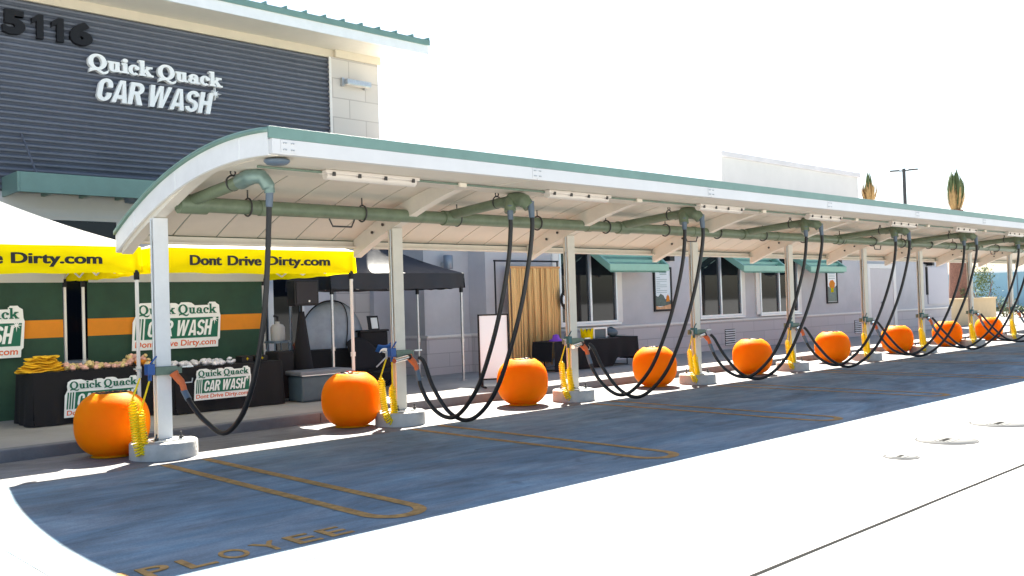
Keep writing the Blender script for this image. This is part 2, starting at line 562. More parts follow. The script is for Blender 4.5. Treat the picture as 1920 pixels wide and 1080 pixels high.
def tag(o, label, cat, group=None, kind=None):
    if label: o["label"] = label
    if cat: o["category"] = cat
    if group: o["group"] = group
    if kind: o["kind"] = kind
    return o
def struct(o):
    o["kind"] = "structure"
    return o
def thing(name, loc, label, cat, group=None):
    o = bpy.data.objects.new(name, None)
    o.empty_display_size = 0.1
    COL.objects.link(o)
    o.location = loc
    return tag(o, label, cat, group)
def dup(o, loc, label=None, parent=None):
    c = o.copy()
    COL.objects.link(c)
    if parent is None:
        c.location = loc
        if label: c["label"] = label
    else:
        c.parent = parent
    for ch in list(o.children):
        dup(ch, None, None, c)
    return c
def spline(P, n=10):
    P = [Vector(p) for p in P]
    P = [P[0]*2-P[1]] + P + [P[-1]*2-P[-2]]
    out = []
    for i in range(1, len(P)-2):
        for k in range(n):
            t = k/n
            a, b, c, d = P[i-1], P[i], P[i+1], P[i+2]
            out.append(0.5*((2*b)+(c-a)*t+(2*a-5*b+4*c-d)*t*t+(3*b-a-3*c+d)*t**3))
    out.append(P[-2])
    return out

X, Y, Z = Vector((1, 0, 0)), Vector((0, 1, 0)), Vector((0, 0, 1))
NF = -Y            # towards the viewer's side
ORD = ["nearest", "second", "third", "fourth", "fifth", "sixth", "seventh", "eighth", "ninth", "tenth"]
COLX = [0.06, 3.59, 7.34, 11.03, 14.76, 18.47, 21.91, 25.58, 29.12, 32.75]
NCOL = 9

# ------------------------------------------------------------------ ground
g = MB()
def gx(i):  # one sheet with finer cells near the canopy
    return i
g.add([(-600, -600, 0), (900, -600, 0), (900, 900, 0), (-600, 900, 0)], [(0, 1, 2, 3)])
struct(g.build("ground", M_pave))
pd = MB(); pd.add([(-2.6, -5.45, .004), (36, -5.45, .004), (36, -.62, .004), (-2.6, -.62, .004)], [(0, 1, 2, 3)]); struct(pd.build("shade_tinted_paving", M_pad))  # sheet cut close to the canopy's shadow, shade tint painted in
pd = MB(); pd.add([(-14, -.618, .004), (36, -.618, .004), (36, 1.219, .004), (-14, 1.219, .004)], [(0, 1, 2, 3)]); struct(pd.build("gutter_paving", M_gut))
j = MB()
pts = [(-30+i*0.5, -7.905+random.uniform(-.002, .002)) for i in range(240)]
j.add([(x, y-0.016, 0.004) for x, y in pts]+[(x, y+0.016, 0.004) for x, y in pts], [(i, i+1, 240+i+1, 240+i) for i in range(239)])
for x0 in (4.1, 12.5, -6.2):
    j.add([(x0-.005, -7.93, .004), (x0+.005, -7.93, .004), (x0+1.2, -16, .004), (x0+1.19, -16, .004)], [(0, 1, 2, 3)])
struct(j.build("expansion_joint", M_joint))
# raised walkway with a kerb
wk = MB()
wk.box(-30, 60, 1.42, 16, -0.05, 0.15)
struct(wk.build("sidewalk", M_walk))
kb = MB()
for i in range(30):
    x0 = -30+3.0*i
    kb.box(x0+0.004, x0+2.996, 1.22, 1.418, -0.05, 0.152)
struct(kb.build("kerb", M_kerb, bevel=0.015))
# stall markings
for k in range(9):
    x = COLX[k]
    mk = MB()
    hw = 0.055
    def path(off):
        p = [(-.27-off, -.64), (-.27-off, -4.55)]
        for a in range(0, 91, 15):
            p.append((-.27+.25-(.25+off)*math.cos(math.radians(a)), -4.62-(.25+off)*math.sin(math.radians(a))*1.1))
        for a in range(90, 181, 15):
            p.append((.22-.25-(.25+off)*math.cos(math.radians(a)), -4.62-(.25+off)*math.sin(math.radians(a))*1.1))
        p += [(.22+off, -4.55), (.22+off, -.64)]
        return p
    a, b = path(hw), path(-hw)
    n = len(a)
    mk.add([(x+p[0], p[1], .008) for p in a]+[(x+p[0], p[1], .008) for p in b], [(i, i+1, n+i+1, n+i) for i in range(n-1)])
    struct(mk.build("stall_marking", M_paint))
mk = MB()
tx = "EMPLOYEE"
for i, ch in enumerate(tx):
    mk.text(ch, (-2.72+i*0.275, -5.04, .006), X, Y, Z, 0.20, 0.27, 0.004, off=0.012)
struct(mk.build("ground_lettering", M_paint))
# access covers in the lot
for (x, y, r, lb) in ((4.95, -6.81, .18, "smallest of the three round metal covers set in the sunlit pavement"),
                      (6.30, -6.74, .34, "round metal access cover between the smallest cover and the farthest cover in the pavement"),
                      (8.02, -6.73, .36, "round metal access cover farthest along the row of three in the pavement")):
    t = thing("manhole_cover", (x, y, 0), lb, "manhole cover", "access covers in the pavement")
    a = MB(); a.lathe([(r, 0.0), (r, .006), (r-.022, .007), (r-.022, .004)], (x, y, 0), 40); a.build("rim", M_manhole, t)
    b = MB(); b.lathe([(r-.028, 0.0), (r-.028, .007), (.01, .008)], (x, y, 0), 40)
    for q in range(-2, 3):
        b.box(x-.5*r, x+.5*r, y+q*.13*r-.012, y+q*.13*r+.012, .007, .012)
    b.build("lid", mat("dusty_lid", (0.205, 0.205, 0.20), 0.95, var=.1, scale=9, spec=.1), t)
    c = MB(); c.box(x-.35*r, x+.25*r, y-.05*r-.01, y+.07*r+.01, .0125, .0145); c.build("lifting_slot", M_joint, t)

# ------------------------------------------------------------------ vacuum canopy
def zt(y):               # top of the roof
    return 3.545-0.070*(y+2.2)**2
XE, XR = -0.06, 35.0
can = thing("vacuum_canopy", (0, 0, 0), "long curved cream canopy with green metal roof edge over the vacuum stalls", "canopy")
ys = [1.06-4.01*i/28 for i in range(29)]
rf = MB()
top = [(y, zt(y)) for y in ys]
k = len(top)
for (x0, x1) in ((XE-.03, XR),):
    vs = []
    for x in (x0, x1):
        vs += [(x, y, z) for y, z in top]+[(x, y, z-.045) for y, z in top]
    fs = []
    for i in range(k-1):
        fs += [(i, i+1, 2*k+i+1, 2*k+i), (k+i, 3*k+i, 3*k+i+1, k+i+1), (i, k+i, k+i+1, i+1), (2*k+i, 2*k+i+1, 3*k+i+1, 3*k+i)]
    fs += [(0, 2*k, 3*k, k), (k-1, 2*k-1, 4*k-1, 3*k-1)]
    rf.add(vs, fs, True)
rf.build("roof_sheet", M_rgreen, can)
ft = MB(); ft.box(XE-.032, XR, -2.985, -2.952, 3.395, zt(-2.95)+.004); ft.build("roof_edge_trim", M_rgreen, can, bevel=.004)
# front fascia in splice-plated lengths
fa = MB()
for a, b in zip([XE]+COLX[1:], COLX[1:]+[XR]):
    fa.box(a+.003, b-.003, -2.98, -2.90, 3.245, 3.394)
fa.build("fascia", mat("fascia_paint", (.66, .655, .65), .5, var=.05, scale=1.5), can, bevel=.004)
# curved end beam
eb = MB()
ye = [1.06-3.96*i/26 for i in range(27)]
def curved_beam(mb, x0, x1, ylist, t0, depth):
    n = len(ylist)
    vs = []
    for x in (x0, x1):
        vs += [(x, y, zt(y)-t0) for y in ylist]+[(x, y, zt(y)-t0-depth(y)) for y in ylist]
    fs = []
    for i in range(n-1):
        fs += [(i, i+1, 2*n+i+1, 2*n+i), (n+i, 3*n+i, 3*n+i+1, n+i+1), (i, n+i, n+i+1, i+1), (2*n+i, 2*n+i+1, 3*n+i+1, 3*n+i)]
    fs += [(0, 2*n, 3*n, n), (n-1, 2*n-1, 4*n-1, 3*n-1)]
    mb.add(vs, fs, False)
curved_beam(eb, XE, XE+.03, ye, .047, lambda y: .225)
eb.build("end_beam", M_white, can)
eb = MB(); curved_beam(eb, XE+.031, XE+.11, ye, .25, lambda y: .024); eb.build("beam_flange", M_cream, can)
ec = MB()
for y in (-2.3, -.75, .45):
    ec.box(XE-.006, XE+.0, y-.012, y+.012, zt(y)-.27, zt(y)-.06)
ec.build("beam_joint", M_white, can)
# rafters above each column
for x in COLX:
    r = MB()
    yr = [0.98-3.0*i/20 for i in range(21)]
    curved_beam(r, x-.075, x+.065, yr, .062, lambda y: .27 if y > -.25 else max(.12, .27+.085*(y+.25)))
    if x > 0:
        r.build("rafter", M_cream, can, bevel=.004)
        for yy in (.18, .45):
            rb = MB()
            rb.lathe([(.022, 0), (.022, .02), (.012, .03)], (x-.076-.03, yy, zt(yy)-.2), 8, axis='X')
            rb.build("bolt", M_dark, can)
# deck panels with open seams, rear channel, boxed front soffit
dk = MB()
p = XE+.12
while p < XR-.4:
    x1 = p+.60
    yd = [1.0-2.75*i/14 for i in range(15)]
    n = len(yd)
    vs = [(x, y, zt(y)-.050-o) for x in (p, x1) for o in (0, .010) for y in yd]
    fs = []
    for i in range(n-1):
        fs += [(n+i, 3*n+i, 3*n+i+1, n+i+1), (i, n+i, n+i+1, i+1), (2*n+i, 2*n+i+1, 3*n+i+1, 3*n+i)]
    dk.add(vs, fs, False)
    p += .618
dk.build("deck_panel", M_deck, can)
fs_ = MB()
fs_.box(XE+.115, XR, -2.898, -1.62, 3.262, 3.30)
fs_.build("front_soffit", M_deck, can)
cl = MB()
for x in COLX[1:]:
    cl.bar((x-.0, -2.88, 3.258), (x, -1.64, 3.258), .03, .006)
cl.build("soffit_seam", M_cream, can)
rc = MB()
rc.box(XE+.115, XR, 1.0, 1.06, 2.65, zt(1.05)-.05)
rc.box(XE+.115, XR, .90, .999, 2.648, 2.675)
rc.build("rear_channel", M_cream, can, bevel=.003)
# fascia splice plates with bolts
for x in [0.12]+COLX[1:]:
    s = MB(); s.box(x-.085, x+.085, -2.986, -2.981, 3.262, 3.385); sp = s.build("splice_plate", MATS["fascia_paint"], can)
    for dx in (-.055, -.03, .03, .055):
        for z in (3.29, 3.355):
            s = MB(); s.lathe([(.008, 0), (.008, -.008), (.003, -.010)], (x+dx, -2.9865, z), 8, axis='Y'); s.build("bolt", M_galv, sp)
lp = MB(); lp.lathe([(.0001, 0), (.13, .0), (.13, -.02), (.10, -.045), (.0001, -.05)], (.17, -2.66, 3.24), 24); lp.build("round_cover", M_cuff, can)
# columns with base plates and round footings
for i, x in enumerate(COLX):
    c = MB()
    zc = zt(-.06)-.345
    c.box(x-.09, x+.09, -.055, -.038, .222, zc)
    c.box(x-.09, x+.09, .038, .055, .222, zc)
    c.box(x-.012, x+.012, -.0378, .0378, .222, zc)
    c.box(x-.085, x-.075, -.0376, .0376, zc-.28, zc)
    co = c.build("column", M_white if i == 0 else M_cream, can, bevel=.003)
    b = MB(); b.box(x-.19, x+.19, -.19, .19, .201, .221); b.build("base_plate", M_galv, co, bevel=.003)
    for sx in (-.15, .15):
        for sy in (-.15, .15):
            b = MB()
            b.tube([(x+sx, sy, .2205), (x+sx, sy, .30)], .011, 8)
            b.lathe([(.026, .2215), (.026, .25)], (x+sx, sy, 0), 6, smooth=False)
            b.build("anchor_bolt", M_dark, co)
    b = MB(); b.tube([(x-.105, -.02, 1.1), (x-.105, -.02, zc-.02)], .012, 8); b.build("conduit", M_galv, co)
    f = MB(); fr = .39 if i == 0 else .365
    f.lathe([(fr+.004, -.02), (fr, .178), (fr-.008, .194), (fr-.022, .2), (.0001, .2)], (x, 0, 0), 48)
    f.build("footing", M_foot, can)

# ------------------------------------------------------------------ tube lights under the canopy
lt0 = None
for i in range(9):
    x = 0.98+3.53*i
    lab = "%s long pale tube light from the near end of the canopy soffit" % ORD[i]
    if lt0 is None:
        lt0 = thing("tube_light", (x, -2.22, 3.2), lab, "light fixture", "tube lights under the canopy")
        b = MB(); b.box(x, x+1.3, -2.30, -2.14, 3.215, 3.26); b.build("housing", M_lens, lt0, bevel=.01)
        b = MB(); b.tube([(x+.03, -2.22, 3.205), (x+1.27, -2.22, 3.205)], .055, 12); b.build("diffuser", M_lens, lt0)
        for q in (.08, .42, .78, 1.18):
            b = MB(); b.box(x+q, x+q+.035, -2.31, -2.292, 3.19, 3.235); b.build("clip", M_dark, lt0)
    else:
        dup(lt0, (x, -2.22, 3.2), lab)
cd = thing("conduit_run", (0.2, -2.22, 3.24), "thin grey electrical conduit linking the tube lights under the canopy", "conduit")
for i in range(9):
    b = MB()
    xa = 0.2 if i == 0 else 0.98+3.53*(i-1)+1.3
    b.tube([(xa, -2.2, 3.238), (0.98+3.53*i, -2.2, 3.238)], .014, 8)
    b.build("pipe", M_clamp, cd)
    b = MB(); b.box(2.95+3.53*i, 3.07+3.53*i, -2.24, -2.16, 3.2, 3.255); b.build("junction_box", M_deck, cd)

# ------------------------------------------------------------------ vacuum pipe and booms
YP, ZP = -.36, 3.03
vp = thing("vacuum_pipe", (0.45, YP, ZP), "long pale green vacuum main pipe hung under the canopy", "pipe")
b = MB(); b.tube([(.5, YP, ZP), (33.5, YP, ZP)], .092, 20); b.build("pipe", M_pgreen, vp)
for i in range(11):
    b = MB(); b.tube([(1.2+3.1*i, YP, ZP), (1.32+3.1*i, YP, ZP)], .102, 20); b.build("coupling", M_pgreen, vp)
for i in range(19):
    x = 1.05+1.72*i
    h = MB()
    rp = [(x, YP+.112*math.cos(a), ZP+.112*math.sin(a)) for a in [2*PI*q/20 for q in range(21)]]
    h.tube(rp, .012, 6, caps=False)
    h.tube([(x, YP, ZP+.112), (x, YP, zt(YP)-.062)], .010, 6)
    h.build("pipe_hanger", M_dark, vp)
for i in range(4):
    x = 2.2+8.0*i
    h = MB(); h.tube([(x, YP-.06, ZP-.1), (x+.05, YP-.06, ZP-.2), (x+.35, YP-.06, ZP-.2), (x+.4, YP-.06, ZP-.1)], .012, 6); h.build("wire_loop", M_dark, vp)

BX = [.33+4.03*k for k in range(9)]
YT, ZTIP = -1.82, 3.165
for k, x in enumerate(BX):
    t = thing("vacuum_boom", (x, YP, ZP), "%s pale green boom arm %s from the canopy's near end" % (ORD[k], "with a single hose outlet" if k == 0 else "carrying two hose outlets"), "boom arm", "vacuum boom arms under the canopy")
    b = MB()
    if k == 0:
        b.tube([(x-.18, YP, ZP), (x+.17, YP, ZP)], .118, 20)
        b.tube([(x-.22, YP, ZP), (x-.181, YP, ZP)], .06, 8)
    else:
        b.tube([(x-.15, YP, ZP), (x+.15, YP, ZP)], .112, 20)
    b.build("tee_joint", M_pgreen, t)
    b = MB(); b.tube([(x, YP-.02, ZP+.05), (x, YT+.15, ZTIP)], .072, 18); b.build("arm", M_pgreen, t)
    if k == 0:
        b = MB(); b.tube(spline([(x, YT+.24, ZTIP-.005), (x, YT+.02, ZTIP+.02), (x+.07, YT-.09, ZTIP+.01), (x+.14, YT-.12, ZTIP-.10), (x+.15, YT-.12, ZTIP-.16)], 6), [.09]*7+[.084]*6+[.074]*6+[.058]*6, 16); b.build("elbow", mat("grey_green_steel", (.17, .25, .23), .35, metal=.3, var=.12, scale=9), t)
    else:
        b = MB()
        b.tube(spline([(x, YT+.3, ZTIP-.02), (x, YT+.05, ZTIP+.0), (x+.0, YT-.12, ZTIP-.03), (x+.03, YT-.2, ZTIP-.12)], 6), [.078]*4+[.105]*4+[.10]*6+[.085]*5, 16)
        b.tube(spline([(x, YT+.12, ZTIP-.02), (x-.10, YT+.05, ZTIP-.08), (x-.13, YT+.02, ZTIP-.18)], 6), [.09]*6+[.08]*7, 14)
        b.build("wye_fitting", M_pgreen, t)
    b = MB()
    yh = YT+.42
    b.tube([(x+.085*math.cos(2*PI*q/18), yh, ZTIP-.01+.01+.085*math.sin(2*PI*q/18)) for q in range(19)], .010, 6, caps=False)
    b.tube([(x+.03*math.cos(2*PI*q/14), yh, ZTIP+.115+.03*math.sin(2*PI*q/14)) for q in range(15)], .009, 6, caps=False)
    b.tube([(x, yh, ZTIP+.14), (x, yh, zt(yh)-.055)], .008, 6)
    b.build("hanger", M_dark, t)

# ------------------------------------------------------------------ vacuum hoses
def hose(k, which):
    x, c = BX[k], COLX[k]
    if k == 0:
        tip = Vector((x+.15, YT-.12, ZTIP-.15)); lab = "single black vacuum hose drooping beside the nearest canopy column"
    elif which == 0:
        tip = Vector((x-.14, YT+.01, ZTIP-.16)); lab = "left hose of the two black vacuum hoses looping to the %s canopy column" % ORD[k]
    else:
        tip = Vector((x+.04, YT-.22, ZTIP-.12)); lab = "right hose of the two black vacuum hoses looping to the %s canopy column" % ORD[k]
    noz = Vector((c+.14, -.17, .90)) if which == 0 or k == 0 else Vector((c+.22, -.20, .98))
    zl = .33 if k == 0 else (.10 if which == 0 else .055)+.02*(k % 2)
    d = noz-tip
    def at(s, z, sag=0):
        q = tip+d*s
        return Vector((q.x, q.y, z))
    if k == 0:
        P = [tip, at(.015, 2.7), at(.04, 2.2), at(.09, 1.6), at(.19, 1.0), at(.33, .55), at(.52, zl), at(.72, .45), at(.86, .62), noz+Vector((.03, -.06, -.12))]
    elif which == 0:
        P = [tip, at(.0, 2.75), at(.03, 2.3), at(.11, 1.7), at(.22, 1.1), at(.36, .55), at(.54, .18), at(.68, zl), at(.82, .26), at(.92, .52), noz+Vector((.03, -.05, -.13))]
    else:
        P = [tip, at(-.005, 2.75), at(.03, 2.3), at(.10, 1.7), at(.20, 1.1), at(.32, .55), at(.46, .2), at(.60, zl), at(.75, .20), at(.88, .55), noz+Vector((.06, -.05, -.09)), noz]
    t = thing("vacuum_hose", (tip.x, tip.y, tip.z), lab, "hose", "black vacuum hoses")
    S = spline(P, 9)
    n = len(S)
    b = MB(); b.tube(S, .031, 12); b.build("hose", M_hose, t)
    dirv = (S[1]-S[0]).normalized()
    b = MB(); b.tube([S[0]-dirv*.07, S[0]+dirv*.0, S[5]], [.048, .045, .038], 12); b.build("swivel_cuff", M_cuff, t)
    if which == 0 or k == 0:
        e = S[-1]
        dv = (S[-1]-S[-3]).normalized()
        b = MB(); b.tube([S[-6], S[-1]+dv*.03], .039, 12); b.build("end_cuff", M_cuff, t)
        b = MB(); b.tube(spline([e, e+Vector((-.02, .02, .10)), e+Vector((-.07, .07, .19)), e+Vector((-.09, .09, .23))], 5), [.036]*6+[.045]*6+[.055]*4, 12)
        b.build("nozzle_grip", M_grip, t)
for k in range(9):
    hose(k, 0)
    if k:
        hose(k, 1)

# ------------------------------------------------------------------ column brackets, coiled air hoses, globe bins
for i in range(NCOL):
    x = COLX[i]
    t = thing("hose_bracket", (x, 0, 1.05), "grey green clamp with tool holders on the %s canopy column" % ORD[i], "bracket", "hose brackets on the columns")
    b = MB(); b.box(x-.135, x+.135, -.135, -.058, .99, 1.09); b.box(x+.136, x+.20, -.11, -.02, 1.0, 1.075); b.box(x-.135, x+.135, .058, .11, .99, 1.09); b.build("clamp", M_clamp, t, bevel=.006)
    b = MB(); b.box(x-.23, x-.14, -.14, -.03, 1.0, 1.13); b.tube([(x-.185, -.085, .93), (x-.185, -.085, 1.0)], .025, 10); b.bar((x-.18, -.09, 1.13), (x-.10, -.09, 1.22), .02, .02); b.build("tool_holder", M_blue if i < 2 else mat("teal_plastic", (.03, .13, .14), .45), t, bevel=.01)
    b = MB(); b.box(x+.19, x+.33, -.14, -.12, 1.065, 1.085); b.build("hook_plate", M_galv, t); b = MB(); b.tube([(x+.2, -.13, .88), (x+.31, -.13, .88), (x+.32, -.13, .93)], .008, 6); b.build("nozzle_hook", M_galv, t)
    if i:
        b = MB(); b.tube([(x-.30, -.30, .955), (x+.02, -.19, .985)], .036, 14); b.build("steel_tube", M_chrome, t)
        b = MB(); b.tube([(x+.02, -.19, .985), (x+.07, -.17, .99)], .042, 12); b.build("tube_stop", M_black, t)
ah0 = None
def airhose(x, y0, wide, lab):
    t = thing("air_hose", (x-.3, y0, 1.0), lab, "air hose", "coiled yellow air hoses")
    A = [Vector((x-.32, y0-.02, .99))]
    y0 = y0+.04
    x = x-.10
    # U path: down the left strand, round the bottom, up the right strand
    U = spline([(x-.31, y0-.04, .74), (x-.30, y0-.05, .5), (x-.28, y0-.08, .22), (x-.28+wide*.5, y0-.09, .085), (x-.28+wide, y0-.08, .22), (x-.30+wide*1.1, y0-.05, .45), (x-.28+wide*1.1, y0-.03, .62)], 10)
    L = [0]
    for a, b in zip(U, U[1:]):
        L.append(L[-1]+(b-a).length)
    pts = list(A[:1])
    turns = L[-1]/.031
    N = int(turns*10)
    import bisect
    for q in range(N+1):
        s = L[-1]*q/N
        k_ = min(len(U)-2, max(0, bisect.bisect_right(L, s)-1))
        f = (s-L[k_])/max(1e-6, L[k_+1]-L[k_])
        p = U[k_].lerp(U[k_+1], f)
        tg = (U[k_+1]-U[k_]).normalized()
        e1 = Y.cross(tg).normalized()
        e2 = tg.cross(e1)
        r = .046*min(1, q/25, (N-q)/25)
        a = 2*PI*turns*q/N
        pts.append(p+e1*r*math.cos(a)+e2*r*math.sin(a))
    pts.append(Vector((x-.085, -.085, .95)))
    b = MB(); b.tube(pts, .0118, 5); b.build("coil", M_yel, t)
    b = MB(); b.tube([A[0]+Vector((0, 0, -.01)), A[0]+Vector((-.01, -.02, .10))], .016, 8); b.tube([A[0]+Vector((-.01, -.02, .08)), A[0]+Vector((-.09, -.04, .1))], .01, 6); b.build("blow_gun", M_galv, t)
    return t
for i in range(NCOL):
    airhose(COLX[i], -.12, .07 if i == 0 else .16, "coiled yellow air hose hanging from the %s canopy column" % ORD[i])
BALL = [(-.317, .61), (3.02, .40), (6.35, .25), (10.09, .34), (13.44, .22), (17.36, .36), (21.4, .5), (25.2, .6), (29.0, .7)]
BL = ["orange globe bin all in shade before the black draped display tables", "orange globe bin beside the second canopy column, before the blue-grey cooler",
      "orange globe bin between the white board and the third canopy column", "orange globe bin before the right end of the black draped prize table",
      "orange globe bin before the wall vent, left of the fifth canopy column", "orange globe bin standing just left of the sixth canopy column",
      "orange globe bin before the pale wall door", "orange globe bin just left of the eighth canopy column", "orange globe bin just left of the ninth canopy column"]
bin0 = None
for (x, y), lb in zip(BALL, BL):
    if bin0 is None:
        bin0 = thing("globe_bin", (x, y, 0), lb, "bin", "orange globe bins")
        prof = [(.0001, .007), (.20, .007), (.255, .012)]
        for q in range(1, 24):
            a = -72+q*(72+62)/24
            sn = math.sin(math.radians(a)); prof.append((.435*math.cos(math.radians(a))**.80, .40+.405*(1 if sn > 0 else -1)*abs(sn)**.86))
        prof += [(.232, .775), (.222, .779), (.212, .775), (.208, .76), (.208, .70), (.0001, .69)]
        b = MB(); b.lathe(prof, (x, y, 0), 56); b.build("shell", M_orange, bin0)
        b = MB(); b.lathe([(.207, .70), (.207, .768), (.19, .776), (.0001, .772)], (x, y, 0), 32)
        b.build("liner", M_hole, bin0)
        b = MB()
        for q in range(9):
            a = random.uniform(0, 6.28); rr = random.uniform(0, .17)
            b.obox((x+rr*math.cos(a), y+rr*math.sin(a), .78), (math.cos(a*3), math.sin(a*3), .2), (-math.sin(a*3), math.cos(a*3), 0), (0, 0, 1), .07, .035, .016)
        b.build("litter", mat("litter_mix", (.12, .07, .06), .7, var=.7, scale=16), bin0)
    else:
        o = dup(bin0, (x, y, 0), lb)
        o.rotation_euler = (0, 0, random.uniform(0, 6))

# ------------------------------------------------------------------ tall wash building
tb = thing("wash_building", (0, 0, 0), "tall cream block car wash building with grey corrugated siding and green metal roof", "building")
YF = 5.5
BSCALE = 1.09                     # the tall building and its fixtures are built at a smaller unit and set back
def place_back(o):
    o.scale = (BSCALE, BSCALE, BSCALE)
    o.location = (0.413, 0.995, -0.153)
place_back(tb)
b = MB(); b.box(-14, 7.24, YF+.05, 20, 0, 7.1); b.build("block_core", M_block, tb)
b = MB(); b.box(-14, 5.98, YF, YF+.048, .15, 3.80); b.build("lower_wall", M_lwall, tb)
b = MB()
for z in (.95, 1.75, 2.55, 3.55):
    b.box(-14, 5.97, YF-.012, YF-.001, z, z+.02)
b.build("wall_reveal", M_lwall, tb)
sd_ = MB()
nz_ = 31*6
zz = [3.81+(6.99-3.81)*i/nz_ for i in range(nz_+1)]
def rib(i):
    q = (i % 6)
    return YF-.005-.055*(0, .35, .95, 1.0, .95, .35)[q]
sd_.add([(x, rib(i), z) for x in (-14, 6.03) for i, z in enumerate(zz)], [(i, i+1, nz_+1+i+1, nz_+1+i) for i in range(nz_)])
sd_.build("corrugated_siding", M_siding, tb)
b = MB(); b.box(6.03, 7.245, YF-.10, YF+.049, .15, 7.0); b.build("pillar", M_block, tb, bevel=.01)
b = MB(); b.box(6.0, 6.06, YF-.11, YF-.102, 3.8, 6.99); b.build("edge_trim", M_trim, tb)
b = MB(); b.box(-14, 6.15, YF-.06, YF+.049, 6.992, 7.16); b.box(6.151, 7.30, YF-.14, YF+.049, 7.001, 7.16); b.build("frieze", M_frieze, tb)
# roof: flat soffit, sloped sheet up to the back, fascia, trim, seams
b = MB(); b.box(-15, 7.92, 4.54, 21, 7.162, 7.19); b.build("soffit", M_soffit, tb)
b = MB(); b.box(-15, 7.94, 4.50, 4.538, 7.15, 7.345); b.box(7.921, 7.955, 4.539, 21, 7.15, 7.345); b.build("fascia", M_white, tb)
b = MB()
b.box(-15, 7.97, 4.47, 4.52, 7.346, 7.46)
b.add([(-15, 4.47, 7.461), (7.97, 4.47, 7.461), (7.97, 21, 8.6), (-15, 21, 8.6), (-15, 21, 7.35), (7.97, 21, 7.35), (7.97, 4.521, 7.35)], [(0, 1, 2, 3), (1, 6, 5, 2)])
b.build("roof", M_rgreen, tb)
b = MB()
for i in range(52):
    x = 7.94-.43*i
    b.add([(x-.02, 4.462, 7.44), (x+.02, 4.462, 7.44), (x+.02, 21, 8.6), (x-.02, 21, 8.6), (x-.012, 4.462, 7.515), (x+.012, 4.462, 7.515), (x+.012, 21, 8.66), (x-.012, 21, 8.66)], [(0, 1, 5, 4), (1, 2, 6, 5), (4, 5, 6, 7), (0, 4, 7, 3)])
b.build("roof_seam", M_rgreen, tb)
# window behind the tents, with frame
wd = MB(); wd.box(.1, 1.60, YF-.03, YF-.013, 1.0, 3.36); wo = wd.build("window_pane", M_glass, tb)
wd = MB(); wd.box(.02, .1, YF-.06, YF-.001, .95, 3.42); wd.box(1.60, 1.68, YF-.06, YF-.001, .95, 3.42); wd.box(.1, 1.6, YF-.06, YF-.001, 3.361, 3.42); wd.build("window_frame", M_trim, tb)
wd = MB(); wd.box(3.9, 5.2, YF-.03, YF-.013, .6, 2.7); wd.build("window_pane", M_glass, tb)
wd = MB(); wd.box(3.82, 3.9, YF-.06, YF-.001, .55, 2.75); wd.box(4.48, 4.6, YF-.075, YF-.031, .6, 2.7); wd.box(5.2, 5.3, YF-.06, YF-.001, .55, 2.75); wd.build("window_frame", M_alu, tb)
# green box awning
aw = thing("box_awning", (0, 0, 0), "wide green metal box awning projecting below the grey siding", "awning")
place_back(aw)
b = MB()
b.box(-.17, 3.6, 4.62, 4.66, 3.70, 4.02)
b.box(-.21, -.171, 4.62, YF-.042, 3.70, 4.02); b.box(3.601, 3.64, 4.62, YF-.042, 3.70, 4.02)
b.build("frame", M_rgreen, aw, bevel=.006)
b = MB(); b.box(-.17, 3.6, 4.661, YF-.042, 3.88, 3.90); b.build("panel", M_rgreen, aw)
for q in range(6):
    x = .38+.6*q
    b = MB(); b.box(x, x+.05, 4.662, YF-.042, 3.74, 3.878); b.build("crossbar", M_rgreen, aw)
b = MB()
for x in (.1, 3.3):
    b.tube([(x, 4.7, 4.0), (x, YF-.05, 4.75)], .015, 6)
b.build("tie_rod", M_siding, aw)
for (x, lb) in ((1.72, "blue grey cylinder downlight mounted under the green box awning"),):
    t = thing("cylinder_light", (0, 0, 0), lb, "light fixture"); place_back(t)
    b = MB(); b.lathe([(.13, 3.66), (.14, 3.68), (.14, 3.879)], (x, 5.0, 0), 24); b.build("body", M_cuff, t)
    b = MB(); b.lathe([(.0001, 3.662), (.12, 3.664)], (x, 5.0, 0), 24); b.build("lens", M_lens, t)
for (x0, x1, yy, z0, z1, lb) in ((6.27, 6.93, YF-.10, 6.43, 6.56, "small grey linear wall light high on the cream block pillar"),):
    t = thing("wall_light", (0, 0, 0), lb, "light fixture"); place_back(t)
    b = MB(); b.box(x0+.05, x1, yy-.20, yy-.08, z0, z1-.01); b.build("housing", M_galv, t, bevel=.015)
    b = MB(); b.box(x0+.06, x1-.02, yy-.18, yy-.1, z0-.012, z0-.001); b.build("lens", M_lens, t)
    b = MB(); b.box(x0, x0+.06, yy-.079, yy-.001, z0-.03, z1+.02); b.build("bracket", M_galv, t); b = MB(); b.box(x1-.1, x1-.04, yy-.079, yy-.001, z0-.03, z1); b.build("bracket", M_galv, t)

# house number: black stand-off digits
nm = thing("house_number", (0, 0, 0), "large black address digits 5116 high on the grey corrugated siding", "sign")
place_back(nm)
for ch, x0, x1 in (("5", -.16, .16), ("1", .27, .45), ("1", .58, .77), ("6", .88, 1.23)):
    b = MB()
    if ch == "1":
        b.prism([(q[0]*(x1-x0), q[1]*.40) for q in ((.42, 0), (1, 0), (1, 1), (.55, 1), (0, .80), (0, .58), (.42, .70))], (x0, YF-.045, 6.37), X, Z, NF, .09)
    else:
        for e_, dx in enumerate((-.012, .012, 0)):
            b.text(ch, (x0+dx, YF-.045, 6.37), X, Z, NF, x1-x0, .40, .09+.001*e_, off=.05)
    b.build("digit", M_black, nm)
